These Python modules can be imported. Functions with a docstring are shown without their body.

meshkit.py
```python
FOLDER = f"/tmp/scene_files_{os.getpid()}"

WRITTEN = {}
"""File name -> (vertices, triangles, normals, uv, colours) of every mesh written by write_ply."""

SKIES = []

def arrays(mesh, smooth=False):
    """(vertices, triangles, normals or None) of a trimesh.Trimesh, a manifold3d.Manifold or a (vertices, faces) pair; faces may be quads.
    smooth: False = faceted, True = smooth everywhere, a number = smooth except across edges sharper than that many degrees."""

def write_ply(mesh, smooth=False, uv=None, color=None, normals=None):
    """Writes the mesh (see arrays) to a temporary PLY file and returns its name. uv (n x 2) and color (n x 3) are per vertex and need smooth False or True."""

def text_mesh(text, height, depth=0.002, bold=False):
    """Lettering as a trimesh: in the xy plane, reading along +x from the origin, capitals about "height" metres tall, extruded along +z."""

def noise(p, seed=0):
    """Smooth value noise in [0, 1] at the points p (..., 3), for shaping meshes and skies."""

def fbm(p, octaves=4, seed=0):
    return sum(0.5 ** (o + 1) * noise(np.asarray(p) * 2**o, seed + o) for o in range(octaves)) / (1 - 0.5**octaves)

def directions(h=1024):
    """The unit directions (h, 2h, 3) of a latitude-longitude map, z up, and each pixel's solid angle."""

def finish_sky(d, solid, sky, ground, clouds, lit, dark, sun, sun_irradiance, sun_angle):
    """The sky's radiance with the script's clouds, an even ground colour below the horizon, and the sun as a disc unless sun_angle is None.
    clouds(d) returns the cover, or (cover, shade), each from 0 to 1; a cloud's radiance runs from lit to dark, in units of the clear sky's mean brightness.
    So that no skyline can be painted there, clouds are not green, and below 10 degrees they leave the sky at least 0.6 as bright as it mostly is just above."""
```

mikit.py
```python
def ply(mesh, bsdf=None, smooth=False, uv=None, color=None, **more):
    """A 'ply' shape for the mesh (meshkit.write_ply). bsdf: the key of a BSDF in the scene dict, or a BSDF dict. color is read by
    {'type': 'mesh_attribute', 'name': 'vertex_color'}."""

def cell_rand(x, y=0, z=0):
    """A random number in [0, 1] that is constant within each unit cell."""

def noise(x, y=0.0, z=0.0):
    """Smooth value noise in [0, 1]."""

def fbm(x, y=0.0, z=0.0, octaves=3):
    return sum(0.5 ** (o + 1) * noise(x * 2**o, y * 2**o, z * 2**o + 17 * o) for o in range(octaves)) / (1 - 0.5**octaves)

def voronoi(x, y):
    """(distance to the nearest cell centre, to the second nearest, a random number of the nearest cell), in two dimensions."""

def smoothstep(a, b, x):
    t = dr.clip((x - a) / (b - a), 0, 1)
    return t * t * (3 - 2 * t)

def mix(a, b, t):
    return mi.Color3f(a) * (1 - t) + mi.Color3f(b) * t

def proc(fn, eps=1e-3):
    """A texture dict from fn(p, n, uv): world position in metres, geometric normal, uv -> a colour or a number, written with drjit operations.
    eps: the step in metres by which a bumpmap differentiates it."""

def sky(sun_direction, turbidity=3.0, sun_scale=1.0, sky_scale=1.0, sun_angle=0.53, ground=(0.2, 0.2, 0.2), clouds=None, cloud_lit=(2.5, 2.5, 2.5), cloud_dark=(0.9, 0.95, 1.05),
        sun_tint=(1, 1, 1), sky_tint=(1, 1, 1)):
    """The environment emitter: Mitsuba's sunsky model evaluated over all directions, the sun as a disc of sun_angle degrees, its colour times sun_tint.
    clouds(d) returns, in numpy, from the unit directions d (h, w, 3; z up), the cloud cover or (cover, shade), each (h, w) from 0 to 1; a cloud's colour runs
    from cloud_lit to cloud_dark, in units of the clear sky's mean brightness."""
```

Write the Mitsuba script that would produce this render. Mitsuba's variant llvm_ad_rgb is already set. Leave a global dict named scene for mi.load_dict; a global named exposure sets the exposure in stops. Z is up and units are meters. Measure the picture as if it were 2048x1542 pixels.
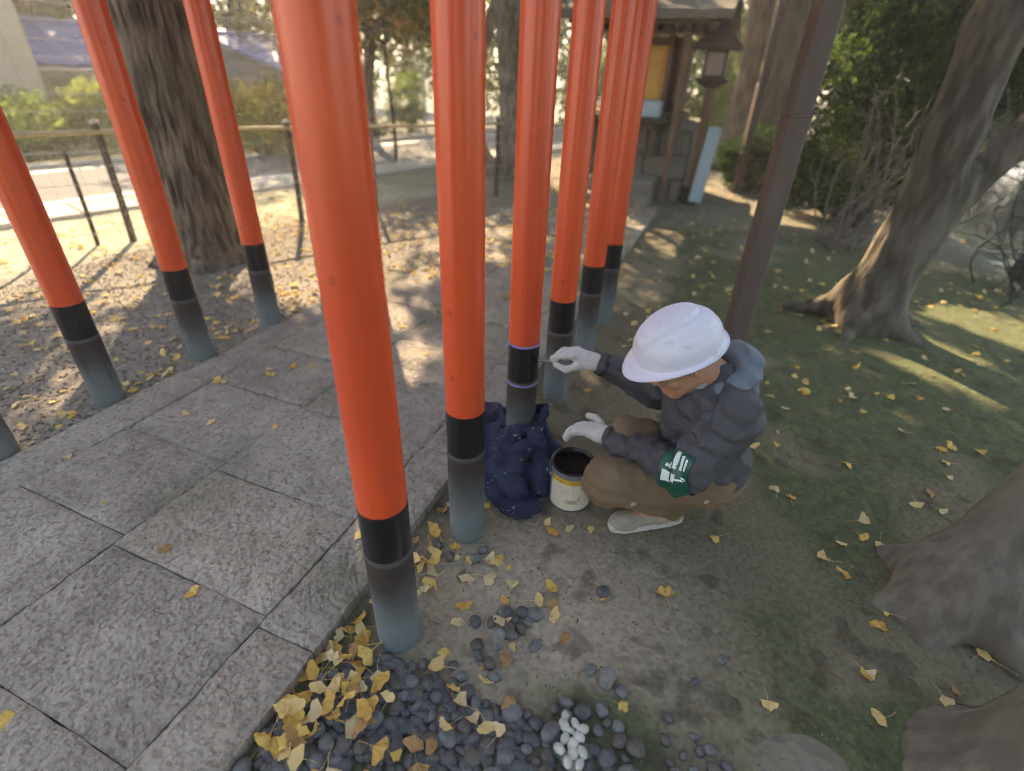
import math
import numpy as np, trimesh, drjit as dr, mitsuba as mi, mikit, meshkit
from mikit import noise, fbm, voronoi, smoothstep, mix, proc, cell_rand
from shapely.geometry import Polygon

T = mi.ScalarTransform4f
scene, labels = {}, {}
RNG = np.random.default_rng(7)

# ------------------------------------------------------------------ camera, sky, exposure
FWD = np.array([-0.30966695, 0.79481685, -0.52189324])
UP = -np.array([0.22481613, -0.47210799, -0.85239178])
EYE = np.array([0, 0, 1.55])
scene['camera'] = dict(type='thinlens', fov=89.78, fov_axis='x', aperture_radius=0.0085, focus_distance=1.75,
                       to_world=T().look_at(EYE.tolist(), (EYE + FWD).tolist(), UP.tolist()), near_clip=0.05, far_clip=2000.0, medium={'type': 'ref', 'id': 'air'})
SUN = np.array([-0.528, 0.638, 0.559])
scene['sky'] = mikit.sky(SUN.tolist(), turbidity=3.5, sun_tint=(1.0, 0.93, 0.8), ground=(0.2, 0.19, 0.16), sky_tint=(1.25, 1.0, .79))
exposure = 4.25
scene['air'] = {'type': 'homogeneous', 'albedo': 0.95, 'sigma_t': 0.006, 'phase': {'type': 'hg', 'g': 0.45}}

# ------------------------------------------------------------------ helpers
def nrm(v):
    v = np.asarray(v, float); return v / np.linalg.norm(v)

def num(key):
    if key not in scene and key not in labels: return key
    i = 1
    while f'{key}_{i:03d}' in scene or f'{key}_{i:03d}' in labels: i += 1
    return f'{key}_{i:03d}'

_cnt = {}
def key_of(name):
    n = _cnt.get(name, 0); _cnt[name] = n + 1
    return name if n == 0 else f'{name}_{n:03d}'

def thing(name, label, cat, group=None, kind=None):
    k = key_of(name)
    labels[k] = {'label': label, 'category': cat}
    if group: labels[k]['group'] = group
    if kind: labels[k]['kind'] = kind
    return k

def part(parent, name, d, label=None, kind=None):
    k = key_of(parent + '__' + name)
    scene[k] = d
    if label or kind: labels[k] = {a: b for a, b in (('label', label), ('kind', kind)) if b}
    return k

def struct(name, d, label=None, kind='structure'):
    k = key_of(name)
    if d is not None: scene[k] = d
    labels[k] = {'kind': kind}
    if label: labels[k]['label'] = label
    return k

def P(mesh, bsdf, smooth=False, **kw): return mikit.ply(mesh, bsdf, smooth=smooth, **kw)
def cat(*ms): return trimesh.util.concatenate([m for m in ms])
def tm(v, f): return trimesh.Trimesh(np.asarray(v, float), np.asarray(f), process=False)

def box(lo, hi, bev=0.0):
    lo, hi = np.array(lo, float), np.array(hi, float)
    m = trimesh.creation.box(hi - lo)
    if bev > 0:
        pts = []
        h = (hi - lo) / 2
        for s in np.ndindex(2, 2, 2):
            sg = np.array(s) * 2 - 1
            for a in range(3):
                q = sg * h - sg * bev; q[a] = sg[a] * h[a]; pts.append(q)
        m = trimesh.convex.convex_hull(np.array(pts))
    m.apply_translation((lo + hi) / 2)
    return m

def lathe(prof, n=32, closed=True):
    prof = np.asarray(prof, float)
    a = np.arange(n) * 2 * np.pi / n
    v = np.stack([prof[:, None, 0] * np.cos(a), prof[:, None, 0] * np.sin(a), np.broadcast_to(prof[:, None, 1], (len(prof), n))], -1).reshape(-1, 3)
    f = []
    for i in range(len(prof) - 1):
        for j in range(n):
            k = (j + 1) % n
            f += [[i * n + j, i * n + k, (i + 1) * n + k], [i * n + j, (i + 1) * n + k, (i + 1) * n + j]]
    if closed:
        v = np.vstack([v, [[0, 0, prof[0, 1]], [0, 0, prof[-1, 1]]]])
        for j in range(n):
            k = (j + 1) % n
            f += [[len(v) - 2, k, j], [len(v) - 1, (len(prof) - 1) * n + j, (len(prof) - 1) * n + k]]
    return tm(v, f)

def tube(pts, radii, n=10, cap=True, fn=None):
    """a tapered tube along pts; fn(theta, s, points) may add to the radius"""
    p = np.asarray(pts, float); m = len(p)
    radii = np.broadcast_to(np.asarray(radii, float), (m,))
    t = np.gradient(p, axis=0); t /= np.linalg.norm(t, axis=1, keepdims=True) + 1e-12
    a = np.cross(t[0], [0, 0, 1.0] if abs(t[0][2]) < .9 else [1.0, 0, 0]); a /= np.linalg.norm(a)
    A = []
    for i in range(m):
        a = a - t[i] * (a @ t[i]); a /= np.linalg.norm(a); A.append(a)
    A = np.array(A); B = np.cross(t, A)
    th = np.arange(n) * 2 * np.pi / n
    dirs = np.cos(th)[None, :, None] * A[:, None] + np.sin(th)[None, :, None] * B[:, None]
    r = np.repeat(radii[:, None], n, 1)
    if fn is not None: r = r + fn(np.broadcast_to(th, r.shape), np.broadcast_to(np.linspace(0, 1, m)[:, None], r.shape), p[:, None] + dirs * r[..., None])
    v = (p[:, None] + dirs * r[..., None]).reshape(-1, 3)
    i, j = np.meshgrid(np.arange(m - 1), np.arange(n), indexing='ij')
    q = np.stack([i * n + j, i * n + (j + 1) % n, (i + 1) * n + (j + 1) % n, (i + 1) * n + j], -1).reshape(-1, 4)
    f = np.vstack([q[:, [0, 1, 2]], q[:, [0, 2, 3]]])
    if cap:
        v = np.vstack([v, p[:1], p[-1:]]); c = len(v)
        jj = np.arange(n); k = (jj + 1) % n
        f = np.vstack([f, np.stack([np.full(n, c - 2), k, jj], 1), np.stack([np.full(n, c - 1), (m - 1) * n + jj, (m - 1) * n + k], 1)])
    return tm(v, f)

def spline(pts, n):
    from scipy.interpolate import CubicSpline
    p = np.asarray(pts, float)
    s = np.r_[0, np.cumsum(np.linalg.norm(np.diff(p, axis=0), axis=1))]
    return CubicSpline(s, p)(np.linspace(0, s[-1], n))

# signed distance modelling: primitives, smooth union, naive surface nets
def sd_cap(p, a, b, ra, rb):
    a, b = np.asarray(a, float), np.asarray(b, float); ab = b - a
    t = np.clip(((p - a) @ ab) / max(ab @ ab, 1e-12), 0, 1)
    return np.linalg.norm(p - a - t[..., None] * ab, axis=-1) - (ra + (rb - ra) * t)

def sd_ell(p, c, r, R=None):
    q = p - np.asarray(c, float)
    if R is not None: q = q @ np.asarray(R)
    r = np.asarray(r, float)
    k0 = np.linalg.norm(q / r, axis=-1); k1 = np.linalg.norm(q / (r * r), axis=-1)
    return k0 * (k0 - 1) / np.maximum(k1, 1e-9)

def smin(a, b, k):
    h = np.maximum(k - np.abs(a - b), 0) / k
    return np.minimum(a, b) - h * h * k / 4

def nets(fn, lo, hi, h):
    lo, hi = np.array(lo, float), np.array(hi, float)
    n = np.ceil((hi - lo) / h).astype(int) + 1
    ax = [lo[i] + h * np.arange(n[i]) for i in range(3)]
    g = np.stack(np.meshgrid(*ax, indexing='ij'), -1)
    d = fn(g)
    ins = d < 0
    c = np.zeros(np.array(n) - 1, int)
    for o in np.ndindex(2, 2, 2): c += ins[o[0]:n[0] - 1 + o[0], o[1]:n[1] - 1 + o[1], o[2]:n[2] - 1 + o[2]]
    act = (c > 0) & (c < 8)
    idx = -np.ones(act.shape, int); I = np.argwhere(act); idx[act] = np.arange(len(I))
    acc, cnt = np.zeros((len(I), 3)), np.zeros(len(I))
    cor = list(np.ndindex(2, 2, 2))
    for a in cor:
        for k in range(3):
            if a[k]: continue
            b = list(a); b[k] = 1
            A = I + np.array(a); Bq = I + np.array(b)
            da, db = d[tuple(A.T)], d[tuple(Bq.T)]
            x = (da < 0) != (db < 0)
            t = np.where(x, da / np.where(x, da - db, 1), 0)
            pt = lo + h * (A + t[:, None] * (Bq - A))
            acc[x] += pt[x]; cnt[x] += 1
    v = acc / cnt[:, None]
    F = []
    for k in range(3):
        u, w = (k + 1) % 3, (k + 2) % 3
        sl = [slice(None)] * 3; s2 = [slice(None)] * 3
        sl[k] = slice(0, n[k] - 1); s2[k] = slice(1, n[k])
        x = ins[tuple(sl)] != ins[tuple(s2)]
        E = np.argwhere(x)
        ok = (E[:, u] > 0) & (E[:, w] > 0) & (E[:, u] < n[u] - 1) & (E[:, w] < n[w] - 1)
        E = E[ok]
        fl = ins[tuple(sl)][tuple(E.T)]
        du, dw = np.eye(3, dtype=int)[u], np.eye(3, dtype=int)[w]
        q = np.stack([idx[tuple((E - du - dw).T)], idx[tuple((E - dw).T)], idx[tuple(E.T)], idx[tuple((E - du).T)]], 1)
        q[~fl] = q[~fl][:, ::-1]
        F.append(q)
    F = np.vstack(F)
    m = tm(v, np.vstack([F[:, [0, 1, 2]], F[:, [0, 2, 3]]]))
    return m

def taubin(m, it=6):
    v, f = np.array(m.vertices), np.array(m.faces)
    e = np.vstack([f[:, [0, 1]], f[:, [1, 2]], f[:, [2, 0]]]); e = np.unique(np.sort(e, 1), axis=0)
    c = np.bincount(e.ravel(), minlength=len(v))[:, None]
    for k in range(2 * it):
        n = np.zeros_like(v)
        for a, b in ((0, 1), (1, 0)): n += np.stack([np.bincount(e[:, a], v[e[:, b], i], len(v)) for i in range(3)], 1)
        v = v + (.5 if k % 2 == 0 else -.53) * (n / np.maximum(c, 1) - v)
    return tm(v, f)

# ------------------------------------------------------------------ materials
def two(d): return {'type': 'twosided', 'bsdf': d}
def rgb(*c): return {'type': 'rgb', 'value': list(c)}
def mat(name, base, rough=0.6, spec=0.5, bump=None, scale=1.0, **kw):
    d = {'type': 'principled', 'base_color': base if isinstance(base, dict) else rgb(*base), 'roughness': rough, 'specular': spec, **kw}
    if bump is not None: d = {'type': 'bumpmap', 'arbitrary': bump, 'scale': scale, 'bsdf': d}
    scene[name] = two(d)

def f_verm(p, n, uv):
    u, v = uv.x, uv.y
    a = cell_rand(dr.floor(u / .066), dr.floor(v / .21), 3.0) - .12
    cu = (dr.floor(u / .066) + .3 + .4 * cell_rand(dr.floor(u / .066), dr.floor(v / .21), 5.0)) * .066
    cv = (dr.floor(v / .21) + .2 + .6 * cell_rand(dr.floor(u / .066), dr.floor(v / .21), 7.0)) * .21
    r = dr.sqrt(dr.square(u - cu) + dr.square((v - cv) * .75))
    ring = dr.select(a > .72, smoothstep(.0035, .001, dr.abs(r - .0045)) * .38 + smoothstep(.0025, .0, r) * .3, 0.0)
    streak = fbm(u * 60, v * 1.3, 0, octaves=3)
    ck = smoothstep(.0016, .0004, dr.abs(u - .155 - .012 * noise(v * 2.0, 3.0))) * smoothstep(1.15, 1.35, v) * .6
    c = mix((.62, .080, .020), (.55, .066, .016), streak)
    c = mix(c, (.40, .035, .014), smoothstep(.55, .75, fbm(u * 9, v * .9, 4.0, octaves=2)) * .35)
    return mix(c, (.10, .02, .012), dr.minimum(ring + ck, .85))
mat('m_vermilion', proc(f_verm), .3, .5, clearcoat=.7, clearcoat_gloss=.88, bump=proc(lambda p, n, uv: fbm(uv.x * 70, uv.y * 2.2, 1.0, octaves=2), eps=.002), scale=.0011)

def f_band(p, n, uv):
    drip = smoothstep(.8, .9, noise(uv.x * 60, 2.0)) * smoothstep(.3, .7, noise(uv.x * 60, uv.y * 6))
    return mix((.010, .010, .012), (.06, .06, .065), drip * .4)
mat('m_band', proc(f_band), .3, .45)

def f_sleeve(p, n, uv):
    w = fbm(uv.x * 14, uv.y * 10, 2.0, octaves=3)
    t = smoothstep(.37, .08, uv.y + .10 * (w - .5))
    c = mix((.038, .030, .028), (.13, .155, .165), t)
    c = mix(c, (.13, .14, .14), smoothstep(.018, .004, dr.abs(uv.y - .408)) * .4)
    sp = smoothstep(.72, .9, noise(uv.x * 160, uv.y * 160)) * .35
    return mix(c, (.16, .16, .155), sp * t)
mat('m_sleeve', proc(f_sleeve), .5, .4)
mat('m_rim', (.055, .055, .058), .5)
mat('m_tape', (.20, .18, .42), .6)

def mk_slab(t):
    def f(p, n, uv):
        a = fbm(p.x * 7, p.y * 7, 3.0, octaves=4)
        b = noise(p.x * 190, p.y * 190, p.z * 90)
        c = mix((.235, .206, .176), (.395, .355, .31), a)
        c = mix(c, (.11, .098, .085), smoothstep(.52, .72, fbm(p.x * 85, p.y * 85, 1.0, octaves=2)) * .45)
        c = mix(c, (.44, .41, .37), smoothstep(.70, .92, b) * .4)
        moss = smoothstep(.54, .72, fbm(p.x * 2.3, p.y * 2.3, 9.0, octaves=3))
        return mix(c, (.12, .125, .085), moss * .4) * mi.Color3f(t)
    return f
def f_slabb(p, n, uv):
    return fbm(p.x * 75, p.y * 75, 2.0, octaves=4) + .35 * noise(p.x * 28, p.y * 28, 5.0)
SLABB = proc(f_slabb, eps=.0015)
for i, t in enumerate(((1, 1, 1), (.93, .92, .92), (1.06, 1.04, 1.01))): mat(f'm_slab{i}', proc(mk_slab(t)), .85, .3, bump=SLABB, scale=.017)

def f_ground(p, n, uv):
    x, y = p.x, p.y
    a = fbm(x * 2.1, y * 2.1, 0.0, octaves=4)
    g = noise(x * 90, y * 90)
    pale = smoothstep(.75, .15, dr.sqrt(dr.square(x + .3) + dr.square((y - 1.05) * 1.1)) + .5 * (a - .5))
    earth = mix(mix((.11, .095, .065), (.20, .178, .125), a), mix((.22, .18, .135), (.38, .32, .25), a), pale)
    moss = smoothstep(.46, .60, fbm(x * 1.5 + 4, y * 1.5, 5.0, octaves=3) + .22 * smoothstep(.2, 1.0, x) - .2 * pale)
    earth = mix(earth, mix((.052, .066, .030), (.088, .106, .048), noise(x * 25, y * 25)), moss * .8)
    earth = mix(earth, (.05, .04, .03), smoothstep(.66, .8, fbm(x * 12, y * 12, 7.0, octaves=2)) * .5)
    grav = mix((.12, .107, .092), (.27, .245, .215), noise(x * 70, y * 70) * .6 + a * .4)
    straw = mix((.26, .25, .18), (.42, .405, .32), fbm(x * 9, y * 9, 2.0, octaves=3))
    far = mix((.14, .125, .10), (.26, .235, .185), fbm(x * 3, y * 3, 3.0, octaves=3))
    left = smoothstep(-2.4, -2.7, x)
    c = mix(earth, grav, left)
    d = (x + 5.0) * -.957 + (y - 2.9) * .29
    c = mix(c, straw, smoothstep(-.35, .2, d + .5 * (a - .5)) * left)
    c = mix(c, far, smoothstep(6.5, 8.5, y + a * 1.5) * .85)
    return c * (.8 + .4 * g)
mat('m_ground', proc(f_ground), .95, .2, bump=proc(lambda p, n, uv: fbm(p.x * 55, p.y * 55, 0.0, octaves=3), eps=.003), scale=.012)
mat('m_gravel_a', (.15, .135, .115), .9, .3)
mat('m_joint', proc(lambda p, n, uv: mix((.045, .038, .03), (.08, .07, .05), noise(p.x * 60, p.y * 60))), .95, .1)
mat('m_asphalt', proc(lambda p, n, uv: mix((.10, .10, .105), (.17, .17, .18), noise(p.x * 60, p.y * 60, p.z * 60))), .9, .3)
mat('m_kerb', proc(lambda p, n, uv: mix((.30, .28, .26), (.46, .44, .41), fbm(p.x * 12, p.y * 12, p.z * 12, octaves=3))), .85, .3)
mat('m_white', (.75, .75, .73), .7)

def bark(name, c0, c1, c2, k, s, rough=.9, scale=.02, st=.16):
    def col(p, n, uv):
        a = fbm(p.x * k, p.y * k, p.z * k * st, octaves=4)
        l = smoothstep(.5, .75, fbm(p.x * 3, p.y * 3, p.z * 2.4, octaves=3))
        return mix(mix(c0, c1, smoothstep(.3, .7, a)), c2, l * .6)
    mat(name, proc(col), rough, .25, bump=proc(lambda p, n, uv: fbm(p.x * k, p.y * k, p.z * k * st, octaves=4), eps=.004), scale=scale)
bark('m_bark_furrow', (.05, .038, .028), (.19, .155, .12), (.12, .115, .08), 34, .2, scale=.018, st=.13)
bark('m_bark_smooth', (.060, .049, .038), (.135, .115, .095), (.10, .098, .075), 20, .2, scale=.03, st=.2)
bark('m_bark_pale', (.12, .105, .09), (.25, .225, .195), (.14, .14, .105), 24, .2, scale=.03, st=.25)
bark('m_bark_dark', (.022, .020, .018), (.07, .062, .052), (.05, .055, .038), 14, .2, scale=.02)

GINKX = ((.34, .20, .09), (.42, .27, .13), (.2, .11, .05))
scene['m_leaf'] = {'type': 'principledthin', 'base_color': {'type': 'mesh_attribute', 'name': 'vertex_color'}, 'roughness': .45, 'diff_trans': 1.1, 'spec_trans': 0.0, 'eta': 1.4}
def f_gink(c0, c1, c2):
    def g(p, n, uv):
        a = fbm(p.x * 40, p.y * 40, p.z * 40, octaves=2)
        return mix(mix(c0, c1, a), c2, smoothstep(.6, .8, noise(p.x * 90, p.y * 90, p.z * 50)) * .5)
    return proc(g)
GINK = [((.66, .44, .11), (.75, .56, .20), (.55, .33, .08)), ((.70, .50, .20), (.78, .62, .32), (.6, .42, .16)), ((.58, .34, .08), (.66, .44, .14), (.40, .2, .06)), ((.62, .48, .26), (.7, .58, .36), (.5, .34, .16))]
for i, c in enumerate(GINK):
    scene[f'm_gink{i}'] = {'type': 'principledthin', 'base_color': f_gink(*c), 'roughness': .55, 'diff_trans': .5, 'spec_trans': 0.0, 'eta': 1.35}
bark('m_bark_near', (.115, .10, .084), (.165, .145, .122), (.145, .132, .108), 34, .2, scale=.016, st=.25)
scene['m_gink4'] = {'type': 'principledthin', 'base_color': f_gink(*GINKX), 'roughness': .6, 'diff_trans': .4, 'spec_trans': 0.0, 'eta': 1.35}
mat('m_deadleaf', (.16, .075, .035), .7)

PEB = [((.045, .045, .05), (.11, .11, .118)), ((.08, .08, .084), (.17, .17, .175)), ((.055, .048, .044), (.13, .112, .10))]
for i, (a, b) in enumerate(PEB):
    mat(f'm_pebble{i}', proc(lambda p, n, uv, a=a, b=b: mix(a, b, fbm(p.x * 70, p.y * 70, p.z * 70, octaves=3))), .55, .35)
mat('m_pebble_white', proc(lambda p, n, uv: mix((.30, .30, .27), (.50, .50, .45), noise(p.x * 60, p.y * 60, p.z * 60))), .6, .4)

# ------------------------------------------------------------------ the ground
NP = np.array([-.957, .29]); L0 = np.array([-6.55, 3.16])
def sst(a, b, x):
    t = np.clip((x - a) / (b - a), 0, 1); return t * t * (3 - 2 * t)
def gz(x, y):
    x, y = np.asarray(x, float), np.asarray(y, float)
    z = .04 * sst(-1.3, -2.4, x) * sst(9, 7, y)
    d = (x - L0[0]) * NP[0] + (y - L0[1]) * NP[1]
    z = z - 1.0 * sst(4.6, 7.5, d) * sst(60, 30, d)
    z = z - .75 * sst(2.4, 4.2, x) * sst(4.5, 7.0, y) * sst(26, 21, y) * sst(16, 12, x)
    q = np.stack([x, y, 0 * x], -1)
    near = sst(14, 7, np.hypot(x, y))
    pathw = sst(-2.9, -2.65, x) * sst(-.7, -.88, x)
    z = z + (.05 * (meshkit.fbm(q * .7, 3) - .5) * sst(.8, 2.2, np.abs(x + 1.6)) + .014 * (meshkit.fbm(q * 6, 3, 5) - .5)) * near * (1 - pathw)
    return z
def axis(lo, hi, n, far, m): return np.r_[-np.geomspace(far, -lo, m)[:-1], np.linspace(lo, hi, n), np.geomspace(hi, far, m)[1:]]
gx, gy = axis(-7.5, 3.5, 290, 500, 26), np.r_[-np.geomspace(500, .6, 22)[:-1], np.linspace(-.6, 7, 220), np.geomspace(7, 500, 45)[1:]]
X, Y = np.meshgrid(gx, gy, indexing='ij')
Z = gz(X, Y)
gv = np.stack([X, Y, Z], -1).reshape(-1, 3)
i, j = np.meshgrid(np.arange(len(gx) - 1), np.arange(len(gy) - 1), indexing='ij'); w = len(gy)
q = np.stack([i * w + j, (i + 1) * w + j, (i + 1) * w + j + 1, i * w + j + 1], -1).reshape(-1, 4)
struct('ground', P((gv, q), 'm_ground', True), 'bare mossy earth and gravel ground under the trees')

# gravel chips on the left
def chips(n, xr, yr, s0, s1, rng, zoff=0.0):
    b = trimesh.creation.icosahedron(); bv, bf = np.array(b.vertices), np.array(b.faces)
    x, y = rng.uniform(*xr, n), rng.uniform(*yr, n)
    s = rng.uniform(s0, s1, n)
    v = bv[None] * (s[:, None, None] * rng.uniform(.6, 1.3, (n, 1, 3))) * rng.uniform(.8, 1.15, (n, len(bv), 1))
    v += np.stack([x, y, gz(x, y) + zoff + s * .1], -1)[:, None]
    return v.reshape(-1, 3), (bf[None] + np.arange(n)[:, None, None] * len(bv)).reshape(-1, 3)
r = np.random.default_rng(3)
struct('gravel', P(chips(9000, (-4.9, -2.64), (.2, 4.6), .004, .010, r), 'm_gravel_a'), 'small grey gravel left of the stone path', kind='stuff')

# ------------------------------------------------------------------ path
ZT = .052
struct('path', P(box((-2.62, -1.2, -.03), (-.855, 7.42, .034)), 'm_joint'), 'stone slab path under the row of torii gates')
cols = [(-2.62, -2.40), (-2.40, -1.775), (-1.775, -1.062), (-1.062, -.845)]
cuts = [[-1.2, -.35, .52, 1.62, 2.55, 3.6, 4.5, 5.6, 6.5, 7.4],
        [-1.2, -.7, -.24, .22, .70, 1.155, 1.64, 2.083, 2.55, 3.0, 3.46, 3.93, 4.4, 4.9, 5.4, 5.9, 6.4, 6.9, 7.4],
        [-1.2, -.75, -.3, .2, .655, 1.10, 1.62, 2.08, 2.53, 3.0, 3.48, 3.95, 4.42, 4.9, 5.42, 5.9, 6.4, 6.88, 7.4],
        [-1.2, -.4, .62, 1.61, 2.5, 3.5, 4.45, 5.5, 6.45, 7.4]]
def slab(x0, x1, y0, y1, seed):
    rg = np.random.default_rng(seed)
    g = .0024
    x0, x1, y0, y1 = x0 + g, x1 - g, y0 + g, y1 - g
    near = y0 < 2.6
    st = .016 if near else .06
    nx, ny = max(int((x1 - x0) / st), 3), max(int((y1 - y0) / st), 3)
    u, v = np.meshgrid(np.linspace(0, 1, nx), np.linspace(0, 1, ny), indexing='ij')
    x, y = x0 + u * (x1 - x0), y0 + v * (y1 - y0)
    q = np.stack([x, y, 0 * x + seed], -1)
    e = np.minimum(np.minimum(x - x0, x1 - x), np.minimum(y - y0, y1 - y))
    tilt = rg.normal(0, .0035, 3)
    z = ZT + tilt[0] + tilt[1] * (u - .5) + tilt[2] * (v - .5) + .013 * (meshkit.fbm(q * np.array([16, 16, 1]), 3, 2) - .5) + .009 * (meshkit.fbm(q * np.array([48, 48, 1]), 2, 4) - .5)
    z = z - .006 * sst(.014, 0, e)
    wob = .007 * (meshkit.fbm(q * np.array([9, 9, 1]), 2, 9) - .5)
    x = x + wob * sst(.02, 0, np.minimum(x - x0, x1 - x)) * np.sign(u - .5)
    y = y + wob * sst(.02, 0, np.minimum(y - y0, y1 - y)) * np.sign(v - .5)
    top = np.stack([x, y, z], -1)
    ring = np.r_[top[:, 0], top[-1, 1:], top[-2::-1, -1], top[0, -2:0:-1]]
    low = ring.copy(); low[:, 2] = -.02
    n = nx * ny; m = len(ring)
    i, j = np.meshgrid(np.arange(nx - 1), np.arange(ny - 1), indexing='ij')
    qd = np.stack([i * ny + j, (i + 1) * ny + j, (i + 1) * ny + j + 1, i * ny + j + 1], -1).reshape(-1, 4)
    k = np.arange(m); k2 = (k + 1) % m
    sd = np.stack([n + k, n + m + k, n + m + k2, n + k2], -1)
    return np.vstack([top.reshape(-1, 3), ring, low]), np.vstack([qd, sd])
sd = 0
for (xa, xb), cc in zip(cols, cuts):
    for ya, yb in zip(cc[:-1], cc[1:]):
        sd += 1
        part('path', 'slab', P(slab(xa, xb, ya, yb, sd), f'm_slab{(sd * 7 + sd // 5) % 3}', 40))

# ------------------------------------------------------------------ torii gates
def uvtube(r, z0, z1, n=48, taper=0.0, rings=2, seed=0, cap=False):
    zs = np.linspace(z0, z1, rings); a = np.linspace(0, 2 * np.pi, n + 1)
    off = seed * .066 * 7
    v, uv = [], []
    for z in zs:
        rr = r - taper * (z - z0)
        v.append(np.stack([rr * np.cos(a), rr * np.sin(a), 0 * a + z], -1)); uv.append(np.stack([off + a * .063, 0 * a + z], -1))
    v, uv = np.vstack(v), np.vstack(uv); w = n + 1
    i, j = np.meshgrid(np.arange(rings - 1), np.arange(n), indexing='ij')
    q = np.stack([i * w + j, i * w + j + 1, (i + 1) * w + j + 1, (i + 1) * w + j], -1).reshape(-1, 4)
    return (v, q), uv
PR = .0650
GY = [.795, 1.275, 1.82, 2.365, 2.975, 3.49]
GL = ['first vermilion torii gate of the row, its right pillar the thickest and nearest',
      'second vermilion torii gate, its right pillar just left of the dark blue cloth',
      'third vermilion torii gate whose right pillar is being painted above the blue cloth',
      'fourth vermilion torii gate, its right pillar just behind the gloved hand with the brush',
      'fifth vermilion torii gate, second from the far end of the row',
      'sixth vermilion torii gate, farthest of the row along the path']
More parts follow.
